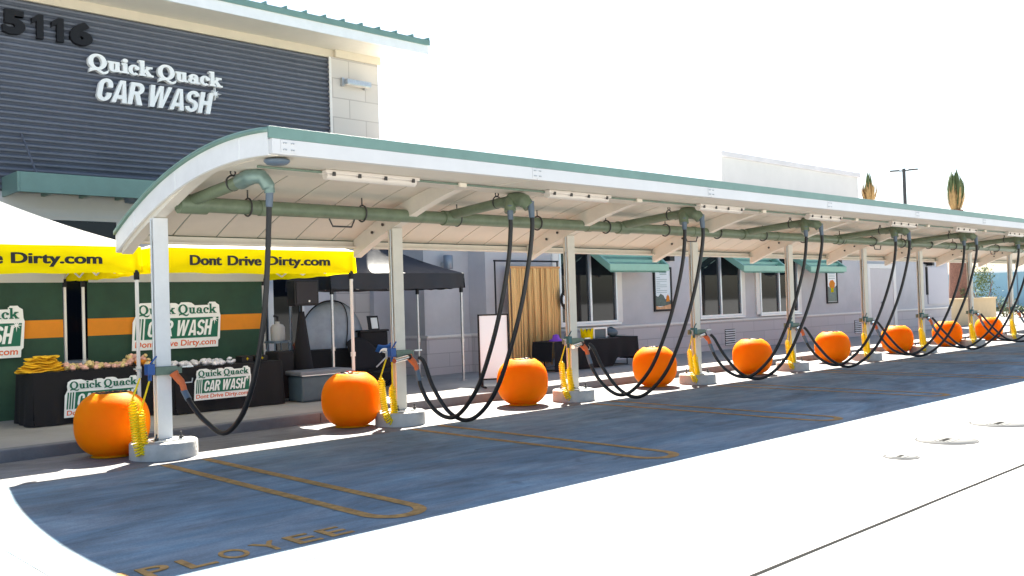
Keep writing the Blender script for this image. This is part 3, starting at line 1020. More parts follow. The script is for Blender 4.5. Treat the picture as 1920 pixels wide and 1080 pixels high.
# channel letter sign
sg = thing("wall_sign", (0, 0, 0), "white raised channel letters reading Quick Quack CAR WASH on grey siding", "sign")
place_back(sg)
W2 = 2.43
tot = sum(ADV[c_] for c_ in "Quick Quack")-.05
x = 1.16
for ch in "Quick Quack":
    if ch != ' ':
        b = MB(); b.serif(ch, (x, YF-.045, 6.0), X, Z, NF, (ADV[ch]-.05)*W2/tot, .255, .09, grow=.022); b.build("letter", M_lwhite, sg)
    x += ADV[ch]*W2/tot
xw = 1.27
for ch in "CAR WASH":
    wv = HADV[ch]*2.08/(sum(HADV[c_] for c_ in "CAR WASH")-.05)
    if ch != ' ':
        b = MB(); heavy_glyph(b, ch, Vector((xw, YF-.045, 5.46)), X*(wv/HADV[ch]), (Z+X*.2)*.40, NF, .09); b.build("letter", M_lwhite, sg)
    xw += wv
def star(mb, cx, cz, r, y, d):
    pl = []
    for q in range(16):
        rr = (r if q % 4 == 0 else r*.7 if q % 4 == 2 else r*.22)
        pl.append((rr*math.cos(PI/8*q), rr*math.sin(PI/8*q)))
    mb.prism(pl, (cx, y, cz), X, Z, NF, d)
b = MB(); star(b, 3.46, 5.86, .12, YF-.05, .10); b.build("sparkle", M_lwhite, sg)

# ------------------------------------------------------------------ low office building
lb_ = thing("office_building", (7.3, 5, 0), "low mauve stucco office building with block wainscot behind the canopy", "building")
YW = 5.0
b = MB(); b.box(9.85, 36.8, YW, 14, 1.06, 4.85); b.build("wall", M_stucco, lb_)
b = MB(); b.box(8.5, 9.849, YW+.60, 14, 1.06, 5.25); b.build("recessed_wall", M_stucco, lb_)
b = MB(); b.box(7.9, 8.499, 6.72, 13, .1, 5.0); b.build("link_wall", M_stucco, lb_)
b = MB(); b.box(9.85, 36.85, YW-.05, 13.9, .1, 1.0); b.box(8.5, 9.849, YW+.55, 13.9, .1, 1.0); b.build("wainscot", M_wain, lb_)
b = MB(); b.box(9.82, 36.88, YW-.08, 13.9, 1.001, 1.059); b.box(8.5, 9.819, YW+.52, 13.9, 1.001, 1.059); b.build("sill_band", M_trim, lb_, bevel=.008)
b = MB(); b.box(9.851, 36.9, YW-.10, 14.1, 4.851, 4.97); b.box(8.45, 9.85, YW+.50, 14.1, 5.251, 5.37); b.build("coping", M_trim, lb_)
def window(x0, x1, z0, z1, mull):
    w_ = MB(); w_.box(x0, x1, YW-.012, YW-.002, z0, z1); wo = w_.build("window_pane", M_glass, lb_)
    w_ = MB(); t_ = .06
    w_.box(x0-t_, x0, YW-.07, YW-.001, z0-t_, z1+t_); w_.box(x1, x1+t_, YW-.07, YW-.001, z0-t_, z1+t_)
    w_.box(x0, x1, YW-.07, YW-.001, z0-t_, z0); w_.box(x0, x1, YW-.07, YW-.001, z1, z1+t_)
    for m_ in mull:
        w_.box(m_-.035, m_+.035, YW-.07, YW-.013, z0, z1)
    w_.build("frame", M_alu, wo)
    w_ = MB(); w_.box(x1+t_+.001, x1+t_+.22, YW-.05, YW-.001, z0-t_, z1+.1); w_.build("casing", M_trim, wo); w_ = MB(); w_.box(x0-t_-.22, x0-t_-.001, YW-.05, YW-.001, z0-t_, z1+.1); w_.build("casing", M_trim, wo)
    w_ = MB(); w_.box(x0-.15, x1+.15, YW-.12, YW-.071, z0-.12, z0-t_-.001); w_.build("sill", M_alu, wo, bevel=.006)
    # dim slatted blind behind the glass read as pale bars just outside the lower pane
    return wo
window(12.35, 14.45, 1.22, 3.05, [13.45])
wz = window(18.35, 20.45, 1.22, 3.05, [19.38])
window(21.65, 23.9, 1.22, 3.05, [22.75])
dr = MB(); dr.box(29.15, 31.1, YW-.11, YW-.0805, .152, 2.66); do = dr.build("door", M_door, lb_, bevel=.008)
dr = MB(); dr.box(28.94, 29.148, YW-.13, YW-.0805, .152, 2.84); dr.box(31.102, 31.35, YW-.13, YW-.0805, .152, 2.84); dr.box(29.149, 31.101, YW-.13, YW-.0805, 2.663, 2.84); dr.build("frame", M_trim, do)
dr = MB(); dr.box(30.0, 30.3, YW-.16, YW-.111, 1.33, 1.40); dr.build("handle", M_galv, do)
b = MB(); b.box(35.9, 36.4, YW-.02, YW-.001, 1.75, 2.32); b.build("pale_blue_panel", mat("pale_blue_sign", (.45, .65, .78), .5), lb_)
for (x0, x1, lb) in ((19.52, 20.05, "louvred wall vent low in the block wainscot below the second window"), (27.9, 28.4, "louvred wall vent low in the wainscot left of the pale door")):
    t = thing("wall_vent", (x0, YW, .3), lb, "vent", "louvred vents in the wainscot")
    b = MB(); b.box(x0, x1, YW-.062, YW-.051, .27, .76); b.build("backing", M_hole, t)
    b = MB()
    for q in range(7):
        b.obox(((x0+x1)/2, YW-.075, .30+.07*q), X, Vector((0, -.6, -.8)), Vector((0, .8, -.6)), x1-x0, .045, .008)
    b.build("slat", M_trim, t)
aw0 = None
for (x0, lb) in ((13.4, "sloped green open frame awning over the first window, behind the third canopy column"), (19.5, "sloped green open frame awning between the fourth and fifth canopy columns"), (23.45, "sloped green open frame awning right of the fifth canopy column")):
    if aw0 is None:
        wdt = 2.55
        aw0 = thing("window_awning", (x0, YW, 3.1), lb, "awning", "green awnings over the windows")
        xr0, xr1 = x0-.25, x0+wdt-.35
        def P(q, s, o=0):   # q: 0 at the wall, 1 at the outer lip ; s along x
            return Vector((x0+q*-.12+(wdt-q*.18)*s, YW-.02-.86*q, 3.12-.54*q+o))
        b = MB()
        b.bar(P(0, 0), P(1, 0), .07, .17); b.bar(P(0, 1), P(1, 1), .07, .17)
        b.bar(P(1, -.012), P(1, 1.012), .07, .18); b.bar(P(0.06, .02), P(0.06, .98), .05, .12)
        b.build("frame", M_aglass, aw0, bevel=.008)
        b = MB(); b.bar(P(.35, .02), P(.35, .98), .05, .08); b.bar(P(.67, .02), P(.67, .98), .05, .08); b.build("crossbar", M_aglass, aw0)
        b = MB(); b.add([P(.05, .01, -.13), P(.05, .99, -.13), P(1, .99, -.13), P(1, .01, -.13)], [(0, 1, 2, 3)]); b.build("panel", M_aglass, aw0)
        aw0_loc = Vector((x0, YW, 3.1))
    else:
        dup(aw0, (x0, YW, 3.1), lb)
def poster(x0, x1, z0, z1, lb, kind):
    t = thing("framed_poster", (x0, YW, z0), lb, "poster")
    b = MB(); f_ = .06
    b.box(x0, x0+f_, YW-.05, YW-.001, z0, z1); b.box(x1-f_, x1, YW-.05, YW-.001, z0, z1); b.box(x0+f_, x1-f_, YW-.05, YW-.001, z0, z0+f_); b.box(x0+f_, x1-f_, YW-.05, YW-.001, z1-f_, z1)
    b.build("frame", M_black, t)
    b = MB(); b.box(x0+f_, x1-f_, YW-.03, YW-.001, z0+f_, z1-f_); b.build("sheet", M_poster if kind == 0 else M_lwhite, t)
    y_ = YW-.033
    wd_, h_ = x1-x0, z1-z0
    b = MB()
    if kind == 0:
        hill = [(.08, .12), (.92, .12), (.92, .24), (.75, .30), (.62, .27), (.52, .36), (.36, .40), (.22, .33), (.08, .36)]
        b.prism([(q[0]*wd_, q[1]*h_) for q in hill], (x0, y_, z0), X, Z, NF, .002); b.build("hill_print", M_pdark, t)
        b = MB(); b.prism([(q[0]*wd_, q[1]*h_) for q in ((.08, .05), (.92, .05), (.92, .16), (.55, .12), (.3, .10), (.08, .13))], (x0, y_, z0), X, Z, NF, .003); b.build("foreground_print", mat("poster_orange", (.6, .3, .14), .4, var=.3), t)
        b = MB(); b.prism([(q[0]*wd_, q[1]*h_) for q in ((.66, .22), (.86, .22), (.84, .33), (.76, .38), (.68, .32))], (x0, y_, z0), X, Z, NF, .004); b.build("orange_print", M_bstripe, t)
        b = MB()
        b.box(x0+.3*wd_, x0+.7*wd_, y_-.002, y_, z0+.87*h_, z0+.91*h_); b.box(x0+.34*wd_, x0+.72*wd_, y_-.002, y_, z0+.83*h_, z0+.85*h_)
        for q in range(9):
            z = z0+(.76-.042*q)*h_
            b.box(x0+.15*wd_, x0+(.35 if q % 3 == 0 else .72+.02*(q % 2))*wd_, y_-.002, y_, z, z+.010*h_)
        b.build("print_line", mat("poster_print", (.22, .32, .34), .6), t)
    else:
        b.prism([(q[0]*wd_, q[1]*h_) for q in ((.08, .06), (.92, .06), (.92, .52), (.7, .46), (.5, .58), (.3, .46), (.08, .50))], (x0, y_, z0), X, Z, NF, .002); b.build("dark_print", M_pdark, t)
        b = MB(); b.prism([(q[0]*wd_, q[1]*h_) for q in ((.3, .44), (.7, .44), (.78, .58), (.6, .68), (.35, .66), (.22, .56))], (x0, y_, z0), X, Z, NF, .003); b.build("orange_print", M_bstripe, t)
        b = MB(); b.prism([(q[0]*wd_, q[1]*h_) for q in ((.36, .32), (.64, .32), (.6, .45), (.4, .45))], (x0, y_, z0), X, Z, NF, .004); b.build("yellow_print", M_tenty, t)
        b = MB()
        for q in range(4):
            b.box(x0+.2*wd_, x0+.78*wd_, y_-.002, y_, z0+(.86-.05*q)*h_, z0+(.875-.05*q)*h_)
        b.build("print_line", mat("poster_print", (.22, .32, .34), .6), t)
poster(16.13, 16.95, 1.39, 2.64, "black framed poster with a pale upper half and dark green hill scene", 0)
poster(25.97, 26.75, 1.41, 2.64, "black framed poster with an orange and yellow motif over a dark base", 1)
wl0 = None
for (x, lb) in ((16.58, "black wall light above the pale green hill poster"), (26.45, "black wall light above the orange motif poster"), (34.45, "black wall light beyond the pale door near the building's far end")):
    if wl0 is None:
        wl0 = thing("wall_lamp", (x, YW, 2.9), lb, "light fixture", "black wall lamps on the office wall")
        b = MB(); b.box(x-.17, x+.17, YW-.04, YW-.001, 2.88, 3.04); b.build("back_plate", M_black, wl0)
        b = MB(); b.box(x-.02, x+.2, YW-.30, YW-.041, 2.80, 3.05); b.build("housing", M_black, wl0, bevel=.01)
        b = MB(); b.box(x, x+.18, YW-.28, YW-.06, 2.79, 2.799); b.build("lens", M_lens, wl0)
    else:
        dup(wl0, (x, YW, 2.9), lb)
t = thing("cylinder_sconce", (8.7, YW+.1, 2.7), "grey cylinder wall sconce above the black canopy tent", "light fixture")
b = MB(); b.lathe([(.10, 2.57), (.11, 2.58), (.11, 2.88), (.10, 2.89)], (9.05, YW+.38, 0), 20); b.build("body", mat("sconce_grey", (.22, .25, .30), .4, metal=.4), t)
b = MB(); b.box(9.01, 9.09, YW+.48, YW+.599, 2.64, 2.74); b.build("bracket", M_galv, t)
t = thing("electric_cabinet", (34.6, YW, 1.2), "pale flush wall cabinet with a dark edge at the office building's far end", "cabinet")
b = MB(); b.box(34.55, 36.6, YW-.05, YW-.001, 1.2, 2.75); b.build("cabinet_door", mat("cabinet_mauve", (.47, .45, .49), .6), t)
b = MB(); b.box(34.44, 34.549, YW-.06, YW-.001, 1.6, 2.75); b.build("edge", M_black, t)

# ------------------------------------------------------------------ pop-up tents
def popup(name, x0, x1, y0, y1, zb, zt_, zp, cols, lab, cat, group, leg_m, bs=.06):
    t = thing(name, ((x0+x1)/2, (y0+y1)/2, .15), lab, cat, group)
    mr, mv = cols
    cx, cy = (x0+x1)/2, (y0+y1)/2
    def roof(a, b_):
        def fn(u_, v_):
            e = Vector(a).lerp(Vector(b_), u_)
            p = e.lerp(Vector((cx, cy, zp)), v_)
            sag = -.16*math.sin(PI*v_)*(.35+.65*math.sin(PI*u_)) - .05*math.sin(PI*u_)*(1-v_)*0
            return (p.x, p.y, p.z+sag+.004*math.sin(19*u_+3*v_))
        return fn
    cs = [(x0, y0, zt_), (x1, y0, zt_), (x1, y1, zt_), (x0, y1, zt_)]
    b = MB()
    for i in range(4):
        b.sheet(roof(cs[i], cs[(i+1) % 4]), 16, 16)
    ro = b.build("roof_cover", mr, t, weld=True)
    b = MB()
    def val(a, b_, nrm):
        def fn(u_, v_):
            p = Vector(a).lerp(Vector(b_), u_)
            wv = .022*math.sin(u_*17+1)*v_+.012*math.sin(u_*43+1)*v_
            return (p.x+nrm[0]*wv, p.y+nrm[1]*wv, zt_-(zt_-zb)*v_-(.02*math.sin(PI*u_)+.006*math.sin(u_*29))*v_)
        return fn
    for i, nr in enumerate(((0, -1), (1, 0), (0, 1), (-1, 0))):
        b.sheet(val(cs[i], cs[(i+1) % 4], nr), 40, 4)
    vo = b.build("valance", mv, t, weld=True)
    for (x, y) in ((x0+.05, y0+.05), (x1-.05, y0+.05), (x1-.05, y1-.05), (x0+.05, y1-.05)):
        b = MB(); b.box(x-.02, x+.02, y-.02, y+.02, .16, zt_-.02); lg = b.build("leg", leg_m, t, bevel=.004)
        b = MB(); b.box(x-.06, x+.06, y-.06, y+.06, .150, .16); b.build("foot_plate", leg_m, lg)
        b = MB(); b.box(x-.028, x+.028, y-.028, y+.028, zb-.10, zb+.03); b.build("slider", M_black, lg)
        b = MB(); b.box(x-.028, x+.028, y-.028, y+.028, .95, 1.02); b.build("height_lock", leg_m, lg)
    for (a, c_) in (((x0+.07, y0+.07), (x1-.07, y0+.07)), ((x1-.07, y0+.07), (x1-.07, y1-.07)), ((x0+.07, y1-.07), (x1-.07, y1-.07)), ((x0+.07, y0+.07), (x0+.07, y1-.07))):
        b = MB()
        A, B = Vector((*a, 0)), Vector((*c_, 0))
        zu, zl_ = zt_-.05, zb+.03
        for q in range(4):
            p0, p1 = A.lerp(B, q/4), A.lerp(B, (q+1)/4)
            b.bar(p0+Z*zl_, p1+Z*zu, .012, .022); b.bar(p0+Z*zu+Vector((.014, .014, 0)), p1+Z*zl_+Vector((.014, .014, 0)), .012, .022)
        b.build("truss_bar", leg_m, t)
    return t

def logo(parent, x0, z0, wd_, h_, y, small=False):
    # white plate, green serif line, green box with white italic capitals, orange line of text
    b = MB()
    pl = [(0.0, .02), (.96, .02), (.965, .16), (.985, .20), (1.0, .70), (.99, .77), (.985, .93), (.955, .965), (.94, 1.0), (.87, 1.0), (.855, .935), (.70, .93), (.665, .985), (.63, 1.0), (.545, 1.0), (.52, .95), (.485, .985), (.43, .99), (.40, .94), (.28, .95), (.22, 1.0), (.10, .995), (.055, .94), (.045, .84), (.05, .74), (.015, .60)]
    b.prism([(p_[0]*wd_, p_[1]*h_) for p_ in pl], (x0, y, z0), X, Z, NF, .004)
    b.serif("Quick Quack", (x0+.075*wd_, y-.001, z0+.755*h_), X, Z, NF, .87*wd_, .195*h_, .001, grow=.06)
    b.build("logo_plate", M_lwhite, parent)
    b = MB(); b.serif("Quick Quack", (x0+.075*wd_, y-.012, z0+.755*h_), X, Z, NF, .87*wd_, .195*h_, .001)
    b.build("logo_script", M_lgreen, parent)
    b = MB()
    b.prism([(.13*wd_, .235*h_), (.955*wd_, .235*h_), (.975*wd_, .67*h_), (.15*wd_, .67*h_)], (x0, y-.005, z0), X, Z, NF, .003)
    for q in range(3):
        xo = .03+.032*q
        b.prism([(xo*wd_, .235*h_), ((xo+.018)*wd_, .235*h_), ((xo+.038)*wd_, .67*h_), ((xo+.02)*wd_, .67*h_)], (x0, y-.005, z0), X, Z, NF, .003)
    b.build("logo_box", M_lgreen, parent)
    b = MB()
    def wordm(word, xa, wdt):
        heavy(b, word, (x0+xa*wd_, y-.0085, z0+.285*h_), X*1.0, Z+X*.18, NF, wdt*wd_, .335*h_, .002)
    wordm("CAR", .16, .27); wordm("WASH", .475, .40)
    star(b, x0+.925*wd_, z0+.63*h_, .065*wd_, y-.0085, .003)
    b.build("logo_capitals", M_lwhite, parent)
    b = MB(); b.text("Dont Drive Dirty.com", (x0+.03*wd_, y-.0045, z0+.035*h_), X, Z+X*.1, NF, .90*wd_, .165*h_, .002, off=.022)
    b.build("logo_line", M_lorange, parent)

TY0, TY1 = 1.55, 4.55
tents = []
for i, (x0, x1, lab) in enumerate(((-2.98, .46, "white pop-up tent with yellow valance at the photo's left edge"), (.64, 3.92, "white pop-up tent with yellow valance behind the nearest canopy column"))):
    t = popup("popup_tent", x0, x1, TY0, TY1, 2.30, 2.645, 3.50, (M_tentw, M_tenty), lab, "tent", "yellow and white pop-up tents", M_legw)
    for wx, ww, wz, wh, word in ((.62, .47, 2.40, .145, "Dont"), (1.19, .53, 2.40, .145, "Drive"), (1.82, 1.09, 2.365, .18, "Dirty.com")):
        b = MB()
        for e_, dx in enumerate((-.006, .006)):
            b.text(word, (x0+wx+dx-(.12 if i else 0), TY0-.022, wz), X, Z, NF, ww, wh, .004+.0006*e_, off=.02)
        b.build("valance_lettering", M_text, t)
    # rear wall with stripe and logo
    def wall(z0, z1, m, nm, off=0):
        q = MB()
        def fn(u_, v_):
            xx = x0+.10+(x1-x0-.2)*u_
            zz_ = z0+(z1-z0)*v_
            return (xx, TY1-.10-off+.018*math.sin(u_*11+i)+.012*math.sin(u_*29+zz_*2), zz_)
        q.sheet(fn, 60, 8)
        return q.build(nm, m, t)
    wall(.18, 1.410, M_bgreen, "rear_wall_lower"); wall(1.688, 2.29, M_bgreen, "rear_wall_upper"); wall(1.410, 1.688, M_bstripe, "rear_wall_stripe")
    logo(t, x0+.77 if i else x0+1.20, 1.115, 1.57, .805, TY1-.15)
    # side edge of the tent roof fabric hanging inside (pale inner band)
    b = MB(); b.sheet(lambda u_, v_: (x0+.1+(x1-x0-.2)*u_, TY1-.16+.01*math.sin(30*u_), 2.27+.36*v_), 30, 2); b.build("inner_band", M_tentw, t)
b = None
bt = popup("black_tent", 4.85, 8.12, 3.75, 5.35, 2.10, 2.40, 3.05, (M_navy, M_navy), "black pop-up canopy tent over the music table, behind the second canopy column", "tent", None, M_galv)
b = MB(); b.obox((5.30, 3.735, 2.31), X, Z, Y, .07, .14, .01); b.build("white_tag", M_lwhite, bt)

# ------------------------------------------------------------------ display tables under the yellow tents
def cloth_table(x0, x1, y0, y1, zt_, lab, mname="draped_table", leg=False):
    t = thing(mname, ((x0+x1)/2, (y0+y1)/2, .15), lab, "table")
    b = MB()
    n = 90
    per = 2*(x1-x0+y1-y0)
    def pt(s):
        s = s % per
        a = x1-x0; c_ = y1-y0
        if s < a: return (x0+s, y0, 0, -1)
        s -= a
        if s < c_: return (x1, y0+s, 1, 0)
        s -= c_
        if s < a: return (x1-s, y1, 0, 1)
        return (x0, y1-(s-a), -1, 0)
    def fn(u_, v_):
        px, py, nx, ny = pt(u_*per)
        k_ = v_**1.3*(.018*math.sin(u_*41)+.014*math.sin(u_*97+2)+.04)
        return (px+nx*k_, py+ny*k_, zt_-.004-(zt_-.165)*v_)
    b.sheet(fn, 140, 8)
    b.add([(x0, y0, zt_), (x1, y0, zt_), (x1, y1, zt_), (x0, y1, zt_)], [(0, 1, 2, 3)])
    b.build("cloth", M_sblack, t)
    return t
T1 = cloth_table(-.42, 1.42, 3.35, 4.15, .93, "black draped display table left of the nearest canopy column")
T2 = cloth_table(1.52, 3.40, 3.02, 3.80, .88, "black draped display table right of the nearest canopy column")
logo(T1, -.02, .24, 1.12, .56, 3.30)
logo(T2, 1.80, .34, .98, .50, 2.96)
# yellow folded shirts
t = thing("shirt_pile", (-.2, 3.7, .93), "heap of yellow folded shirts on the left display table", "clothes")
for q in range(9):
    b = MB()
    cx, cy, zz0 = -.20+random.uniform(-.06, .06), 3.62+random.uniform(-.05, .1), .935+.026*q
    w_, d_ = .34-.02*q, .22-.012*q
    ph = random.uniform(0, 6)
    def fn(u_, v_, cx=cx, cy=cy, zz0=zz0, w_=w_, d_=d_, ph=ph):
        a = 2*PI*u_
        r = math.sin(PI*v_)
        return (cx+w_*math.cos(a)*r*(1+.1*math.sin(3*a+ph)), cy+d_*math.sin(a)*r*(1+.1*math.cos(4*a+ph)), zz0+.018*(-math.cos(PI*v_))+.014*math.sin(5*a+ph)*r)
    b.sheet(fn, 28, 8)
    b.build("shirt", M_shirt, t)
# wrapped snacks heaped on the tables: one pile thing per colour of goods
def goods(name, x0, x1, y0, y1, z, n, m, lab, hmax):
    t = thing(name, ((x0+x1)/2, (y0+y1)/2, z), lab, "goods")
    for q in range(n):
        b = MB()
        s_ = random.uniform(.03, .055)
        cx, cy = random.uniform(x0, x1), random.uniform(y0, y1)
        cz = z+.02+random.uniform(0, hmax)*(1-abs(2*(cy-y0)/(y1-y0)-1))
        a = random.uniform(0, PI)
        e = random.uniform(-.4, .4)
        u_ = Vector((math.cos(a), math.sin(a), e)).normalized()
        v_ = u_.orthogonal().normalized()
        b.lathe([(.0001, -1.3), (.5, -1.2), (.28, -.95), (.75, -.6), (.95, 0), (.75, .6), (.28, .95), (.5, 1.2), (.0001, 1.3)], (0, 0, 0), 9)
        mm = Matrix((u_.cross(v_), v_, u_)).transposed()
        b.v = [mm @ (p_*s_*Vector((1, 1, .9)).x) + Vector((cx, cy, cz)) for p_ in b.v]
        b.build("packet", random.choice(m), t)
goods("snack_pile", .12, 1.02, 3.42, 3.95, .93, 70, [M_crm, M_crm, M_pink], "long heap of cream and pink wrapped snacks on the left display table", .06)
goods("snack_pile", 1.02, 1.36, 3.42, 3.9, .93, 34, [M_pink, M_crm, M_bstripe], "taller heap of pink wrapped snacks near the nearest canopy column", .16)
goods("snack_pile", 1.6, 2.62, 3.1, 3.6, .88, 70, [M_gwrap], "long heap of silvery white wrapped goods on the right display table", .06)
for q, (x, c_) in enumerate(((2.85, 0), (3.12, 1))):
    t = thing("display_box", (x, 3.3, .88), ("black display box with a yellow emblem, nearer the white goods" if q == 0 else "black display box with a yellow emblem at the right table's end"), "box")
    b = MB(); b.box(x-.1, x+.1, 3.2, 3.42, .882, .985); b.build("body", M_black, t, bevel=.006)
    b = MB(); star(b, x, .94, .03, 3.198, .003); b.build("emblem", M_tenty, t)

# ------------------------------------------------------------------ under the black tent
t = thing("loudspeaker", (4.16, 3.5, 1.8), "black loudspeaker on a stand in front of the black tent", "loudspeaker")
b = MB(); b.prism([(-.25, -.2), (.25, -.2), (.18, .18), (-.18, .18)], (4.13, 3.6, 1.80), X, Y, Z, .46); b.build("cabinet", M_black, t, bevel=.02)
b = MB(); b.box(3.92, 4.34, 3.385, 3.398, 1.84, 2.22); b.build("grille", mat("grille_cloth", (.022, .02, .024), .8, var=.3, scale=60), t)
b = MB(); b.lathe([(.0001, -.005), (.018, -.004), (.018, 0)], (4.17, 3.384, 1.88), 12, axis='Y'); b.build("badge", M_lwhite, t)
t = thing("speaker_stand", (4.13, 3.6, .15), "tripod stand with a black tapered skirt holding the loudspeaker", "stand")
b = MB(); b.tube([(4.13, 3.6, .5), (4.13, 3.6, 1.799)], .02, 10); b.build("pole", M_black, t)
for a in (90, 210, 330):
    b = MB(); b.tube([(4.13, 3.6, .85), (4.13+.5*math.cos(math.radians(a)), 3.6+.5*math.sin(math.radians(a)), .16)], .014, 8); b.build("leg", M_black, t)
b = MB(); b.sheet(lambda u_, v_: (4.13+(.05+.2*v_)*math.cos(2*PI*u_), 3.6+(.05+.2*v_)*math.sin(2*PI*u_), 1.70-1.5*v_), 24, 6); b.build("skirt", M_sblack, t)
t = thing("mesh_dome", (5.45, 4.7, 1.0), "grey fabric dome cover with black piping on the music table", "cover")
DX, DY, DZ, DR = 5.48, 4.75, .96, .74
b = MB()
b.sheet(lambda u_, v_: (DX+DR*math.cos(PI*u_)*math.cos(PI/2*v_*.98), DY-.42*math.sin(PI*u_)*math.cos(PI/2*v_*.98)*.8, DZ+.92*math.sin(PI/2*v_)**.9), 28, 14)
b.build("fabric", M_dome, t)
b = MB()
b.tube([(DX+DR*math.cos(PI*q/30), DY, DZ+.92*math.sin(PI*q/30)**.9+.01) for q in range(31)], .02, 8)
b.tube([(DX+.1+.1*math.sin(q/12*3), DY-.42*.8*math.cos(PI/2*q/12)-.012, DZ+.92*math.sin(PI/2*q/12)**.9) for q in range(13)], .010, 6)
b.build("piping", M_black, t)
t = cloth_table(4.55, 6.55, 4.25, 5.1, .95, "black draped music table under the black tent", "music_table")
t = thing("display_screen", (6.2, 4.5, .95), "small black tablet screen on the music table, near the second canopy column", "screen")
b = MB(); b.obox((6.25, 4.42, 1.42), X, Vector((0, .2, 1)), Vector((0, -1, .2)), .26, .30, .02); b.build("case", M_black, t)
b = MB(); b.obox((6.27, 4.405, 1.42), X, Vector((0, .2, 1)), Vector((0, -1, .2)), .15, .22, .008); b.build("screen_face", M_poster, t)
b = MB(); b.tube([(6.25, 4.45, .955), (6.25, 4.45, 1.3)], .015, 8); b.build("stem", M_black, t)
t = thing("mixer_case", (6.1, 4.4, .95), "black equipment case on the music table below the tablet screen", "case")
b = MB(); b.box(5.86, 6.52, 4.3, 4.42, .955, 1.25); b.build("body", M_sblack, t, bevel=.02)
b = MB(); b.box(5.84, 6.54, 4.28, 4.46, 1.251, 1.29); b.build("lid", M_black, t, bevel=.01)
t = thing("folded_banner", (5.95, 3.95, .15), "black camp chair with a blue towel and red strap beside the second canopy column", "chair")
b = MB()
b.sheet(lambda u_, v_: (5.35+.75*u_, 3.75+.28*v_+.06*math.sin(PI*u_), .55+.62*v_-.18*(u_-.35)**2*v_*4), 14, 10); so_ = b.build("back_rest", M_sblack, t).modifiers.new("solid", 'SOLIDIFY'); so_.thickness = .02
b = MB(); b.sheet(lambda u_, v_: (5.35+.75*u_, 3.3+.45*v_, .56-.05*math.sin(PI*u_)), 10, 6); so_ = b.build("seat", M_sblack, t).modifiers.new("solid", 'SOLIDIFY'); so_.thickness = .02
for (xa, ya, xb, yb) in ((5.36, 3.3, 5.36, 3.78), (6.09, 3.3, 6.09, 3.78)):
    for (p0, p1) in (((xa, ya, .58), (xb, yb+.1, .155)), ((xb, yb, .58), (xa, ya-.05, .155))):
        b = MB(); b.tube([p0, p1], .012, 8); b.build("leg", M_black, t)
b = MB(); b.tube(spline([(5.5, 3.28, .62), (5.8, 3.25, .85), (6.05, 3.4, .80), (6.15, 3.7, .62)], 6), .014, 8); b.build("arm_rail", M_galv, t)
t = thing("folded_towel", (5.9, 3.2, .9), "blue and white folded towel by the second canopy column", "towel")
b = MB(); b.sheet(lambda u_, v_: (5.55+.42*u_, 3.28+.1*v_+.02*math.sin(9*u_), 1.02-.13*v_+.05*u_+.02*math.sin(7*u_+2)), 14, 8); so_ = b.build("blue_side", M_blue, t).modifiers.new("solid", 'SOLIDIFY'); so_.thickness = .015
b = MB(); b.sheet(lambda u_, v_: (5.58+.40*u_, 3.255+.04*v_+.02*math.sin(9*u_), .93-.05*v_+.07*u_+.02*math.sin(8*u_)), 14, 4); so_ = b.build("white_hem", M_lwhite, t).modifiers.new("solid", 'SOLIDIFY'); so_.thickness = .012
t = thing("red_strap", (4.75, 2.6, .55), "red ratchet strap tied round the yellow tent's right leg", "strap")
b = MB(); b.box(3.81, 3.93, 1.54, 1.66, .66, .69); b.obox((3.78, 1.55, .70), X, Z, Y, .16, .05, .03); b.build("strap", M_red, t)
t = thing("cooler_chest", (4.15, 2.95, .15), "blue-grey cooler chest with grey lid behind the second orange bin", "cooler")
b = MB(); b.prism([(-.48, -.24), (.48, -.24), (.48, .24), (-.48, .24)], (4.12, 3.05, .155), X, Y, Z, .44); b.build("body", M_cool, t, bevel=.04)
b = MB(); b.box(3.60, 4.64, 2.78, 3.32, .600, .68); b.build("lid", M_coollid, t, bevel=.025)
b = MB(); b.box(3.62, 4.62, 2.774, 2.779, .598, .612); b.build("lid_seal", M_lwhite, t)
t = thing("wheeled_trunk", (3.62, 3.35, .15), "tall black wheeled trunk between the right display table and the cooler", "trunk")
b = MB(); b.box(3.47, 3.78, 3.3, 3.75, .20, 1.02); b.build("body", M_sblack, t, bevel=.02)
b = MB(); b.tube([(3.46, 3.33, .21), (3.50, 3.33, .21)], .06, 16); b.build("wheel", M_cuff, t); b = MB(); b.tube([(3.74, 3.33, .21), (3.78, 3.33, .21)], .06, 16); b.build("wheel", M_cuff, t)
t = thing("hand_sanitiser", (3.85, 4.2, .95), "white pump jug standing before the loudspeaker stand's dark skirt", "jug")
b = MB(); b.lathe([(.12, 1.18), (.13, 1.2), (.13, 1.42), (.10, 1.47), (.04, 1.49), (.04, 1.53)], (3.93, 4.1, 0), 20); b.build("jug_body", mat("grey_white_plastic", (.36, .36, .36), .5), t)
b = MB(); b.tube([(3.93, 4.1, 1.53), (3.93, 4.1, 1.62), (3.84, 4.06, 1.63)], .02, 8); b.build("pump", M_black, t)
t = thing("small_stool", (3.93, 4.1, .15), "grey tall stool carrying the white pump jug", "stool")
b = MB(); b.box(3.75, 4.11, 3.92, 4.28, 1.14, 1.178); b.build("seat", M_cuff, t)
for sx in (-.14, .14):
    for sy in (-.14, .14):
        b = MB(); b.tube([(3.93+sx, 4.1+sy, 1.139), (3.93+sx*1.15, 4.1+sy*1.15, .155)], .014, 8); b.build("leg", M_cuff, t)

